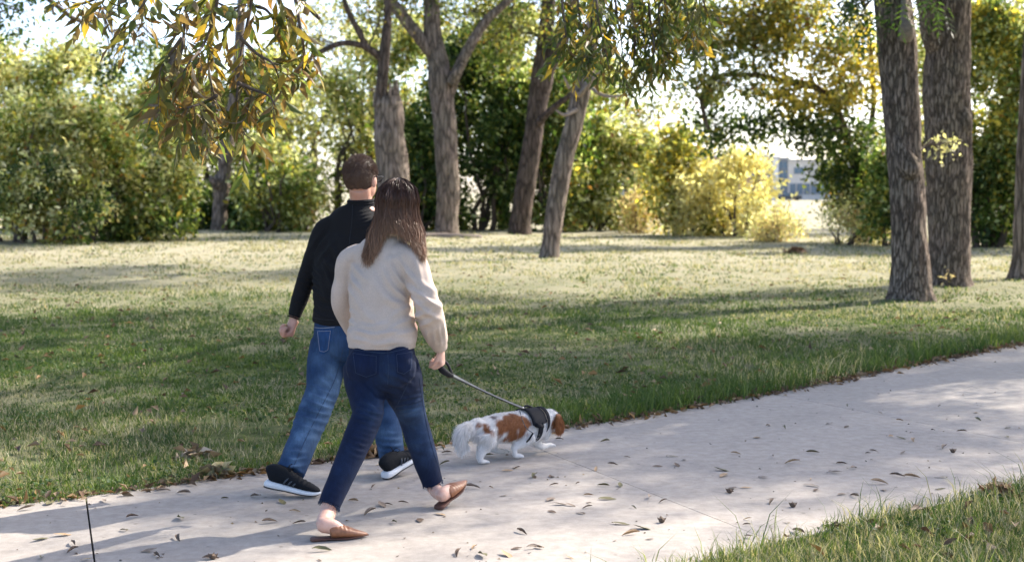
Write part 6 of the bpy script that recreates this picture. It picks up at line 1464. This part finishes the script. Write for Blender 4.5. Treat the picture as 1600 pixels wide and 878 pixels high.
# harness
def arc_strip(stations, a0, a1, grow, thick, n=20):
    """a shell lying round the body between spine stations"""
    mbh = MB(); rows = []
    for x, y, h, w in stations:
        c = DP(x, y); ang = np.linspace(a0, a1, n)
        for rr in (grow, grow + thick): rows.append([c + dr * (w + rr) * math.sin(a) + UP * (h * K + rr) * math.cos(a) for a in ang])
    v_ = np.array([[tuple(p) for p in r] for r in rows]).reshape(-1, 3); q = []; S_ = len(stations)
    for i_ in range(S_ - 1):
        for j in range(n - 1):
            a, b = (2 * i_) * n + j, (2 * i_ + 2) * n + j; q += [(a, b, b + 1, a + 1), (a + n, a + n + 1, b + n + 1, b + n)]
        for j in (0, n - 1): a, b = (2 * i_) * n + j, (2 * i_ + 2) * n + j; q.append((a, a + n, b + n, b))
    for i_ in (0, S_ - 1):
        for j in range(n - 1): a = 2 * i_ * n + j; q.append((a, a + 1, a + n + 1, a + n))
    mbh.add(v_, q); return mbh
def spn(x): s_ = np.array(spine, dtype=float); return (x,) + tuple(np.interp(x, s_[:, 0], s_[:, k]) for k in (1, 2, 3))
har = empty('dog_harness', tuple(DP(830, 650)), 'black saddle harness strapped round the spaniel\'s chest', 'harness')
arc_strip([spn(x) for x in (815, 820, 825, 830, 835, 839)], -1.4, 1.4, 0.010, 0.005).build('saddle', M['black_web'], har)
arc_strip([spn(x) for x in (823, 827, 831)], 1.3, 2 * math.pi - 1.3, 0.012, 0.004, 30).build('girth_strap', M['black_web'], har)
arc_strip([spn(x) for x in (841, 843.5, 846)], -2.2, 2.2, 0.010, 0.004, 30).build('chest_strap', M['black_web'], har)
mb = MB(); a = DP(815, 645, 0.05); P = [DP(812, 646, 0.06) + V(0, 0, 0.018), DP(816, 655, 0.10), DP(822, 668, 0.122), DP(832, 676, 0.122)]; mb.tube(catmull([tuple(p) for p in P], 6), 0.0025, 6); mb.build('piping', M['grey_web'], har)
mb = MB(); P = [DP(838, 664, 0.118) , DP(848, 666, 0.10)]; mb.tube(P, [0.014, 0.012], 8); mb.build('buckle', M['black_web'], har)
mb = MB(); P = [DP(833, 676, 0.115), DP(826, 687, 0.10), DP(817, 694, 0.07)]; mb.tube(catmull([tuple(p) for p in P], 4), 0.006, 6); mb.build('belly_strap', M['black_web'], har)
mb = MB(); P = [DP(814, 643) + V(0, 0, 0.012), DP(822, 634), DP(832, 640) + V(0, 0, 0.012)]; mb.tube(catmull([tuple(p) for p in P], 6), 0.007, 8); mb.build('grab_handle', M['black_web'], har)
rc = DP(819, 641) + V(0, 0, 0.012)
mb = MB(); mb.tube([rc + dh * 0.013 * math.cos(a) + UP * 0.013 * math.sin(a) for a in np.linspace(0, 6.2832, 16)], 0.0028, 6, cap=False); mb.build('ring', M['metal'], har)
# leash
ls = empty('dog_leash', tuple(W(693, 575, 7.04)), 'grey webbing leash with black padded loop handle running to the harness', 'leash')
h0, h1 = W(705, 585, 7.10), rc
hw = jw['wrr'] + V(0.006, 0.008, -0.088)
mb = MB()
lp = [W(705, 586, 7.10), W(697, 580, 7.06), W(687, 573, 7.03), W(684, 566, 7.02), W(690, 562, 7.04), W(698, 567, 7.08), W(703, 576, 7.10), W(706, 583, 7.11)]
rowsl = catmull([tuple(p) for p in lp], 6)
loft(mb, [(rowsl[k], 0.0105, 0.0065) for k in range(0, len(rowsl), 3)], V(0.2, 0.9, 0.1), 12, 2)
mb.build('handle', M['black_web'], ls)
mb = MB(); loft(mb, [(W(685, 570, 7.03), 0.012, 0.012), (W(692, 579, 7.05), 0.016, 0.017), (W(700, 584, 7.08), 0.014, 0.014), (W(707, 587, 7.11), 0.009, 0.008)], V(0.2, 0.9, 0.1), 14, 4); mb.build('grip', M['black_web'], ls)
def ribbon(off0, off1, w0, w1, lift):
    n_ = 30; mbx = MB(); d = (h1 - h0).normalized(); sd0 = d.cross(V(0.35, -0.9, 0.35)).normalized(); nn0 = sd0.cross(d); vs = []
    for k in range(n_):
        t_ = k / (n_ - 1); p = h0.lerp(h1, t_) - UP * 0.008 * math.sin(math.pi * t_); tw = 0.5 * math.sin(t_ * 3.1)
        s_ = sd0 * math.cos(tw) + nn0 * math.sin(tw); q_ = nn0 * math.cos(tw) - sd0 * math.sin(tw); w_ = w0 + (w1 - w0) * t_
        for a, b in ((off0, 0), (off1, 0), (off1, 1), (off0, 1)): vs.append(p + s_ * a * w_ + q_ * ((0.0022 + lift) * (1 if b else -1)))
    q = []
    for k in range(n_ - 1):
        for j in range(4): a = k * 4 + j; b = k * 4 + (j + 1) % 4; q.append((a, b, b + 4, a + 4))
    mbx.add([tuple(p) for p in vs], q); return mbx
ribbon(-1, 1, 0.0115, 0.0095, 0.0).build('strap', M['black_web'], ls, smooth=False)
ribbon(-0.5, 0.5, 0.0115, 0.0095, 0.0008).build('reflective_band', M['grey_web'], ls, smooth=False)
mb = MB(); mb.tube([h1, h1 + (h0 - h1).normalized() * 0.05], [0.006, 0.005], 8); mb.build('clip', M['metal'], ls)
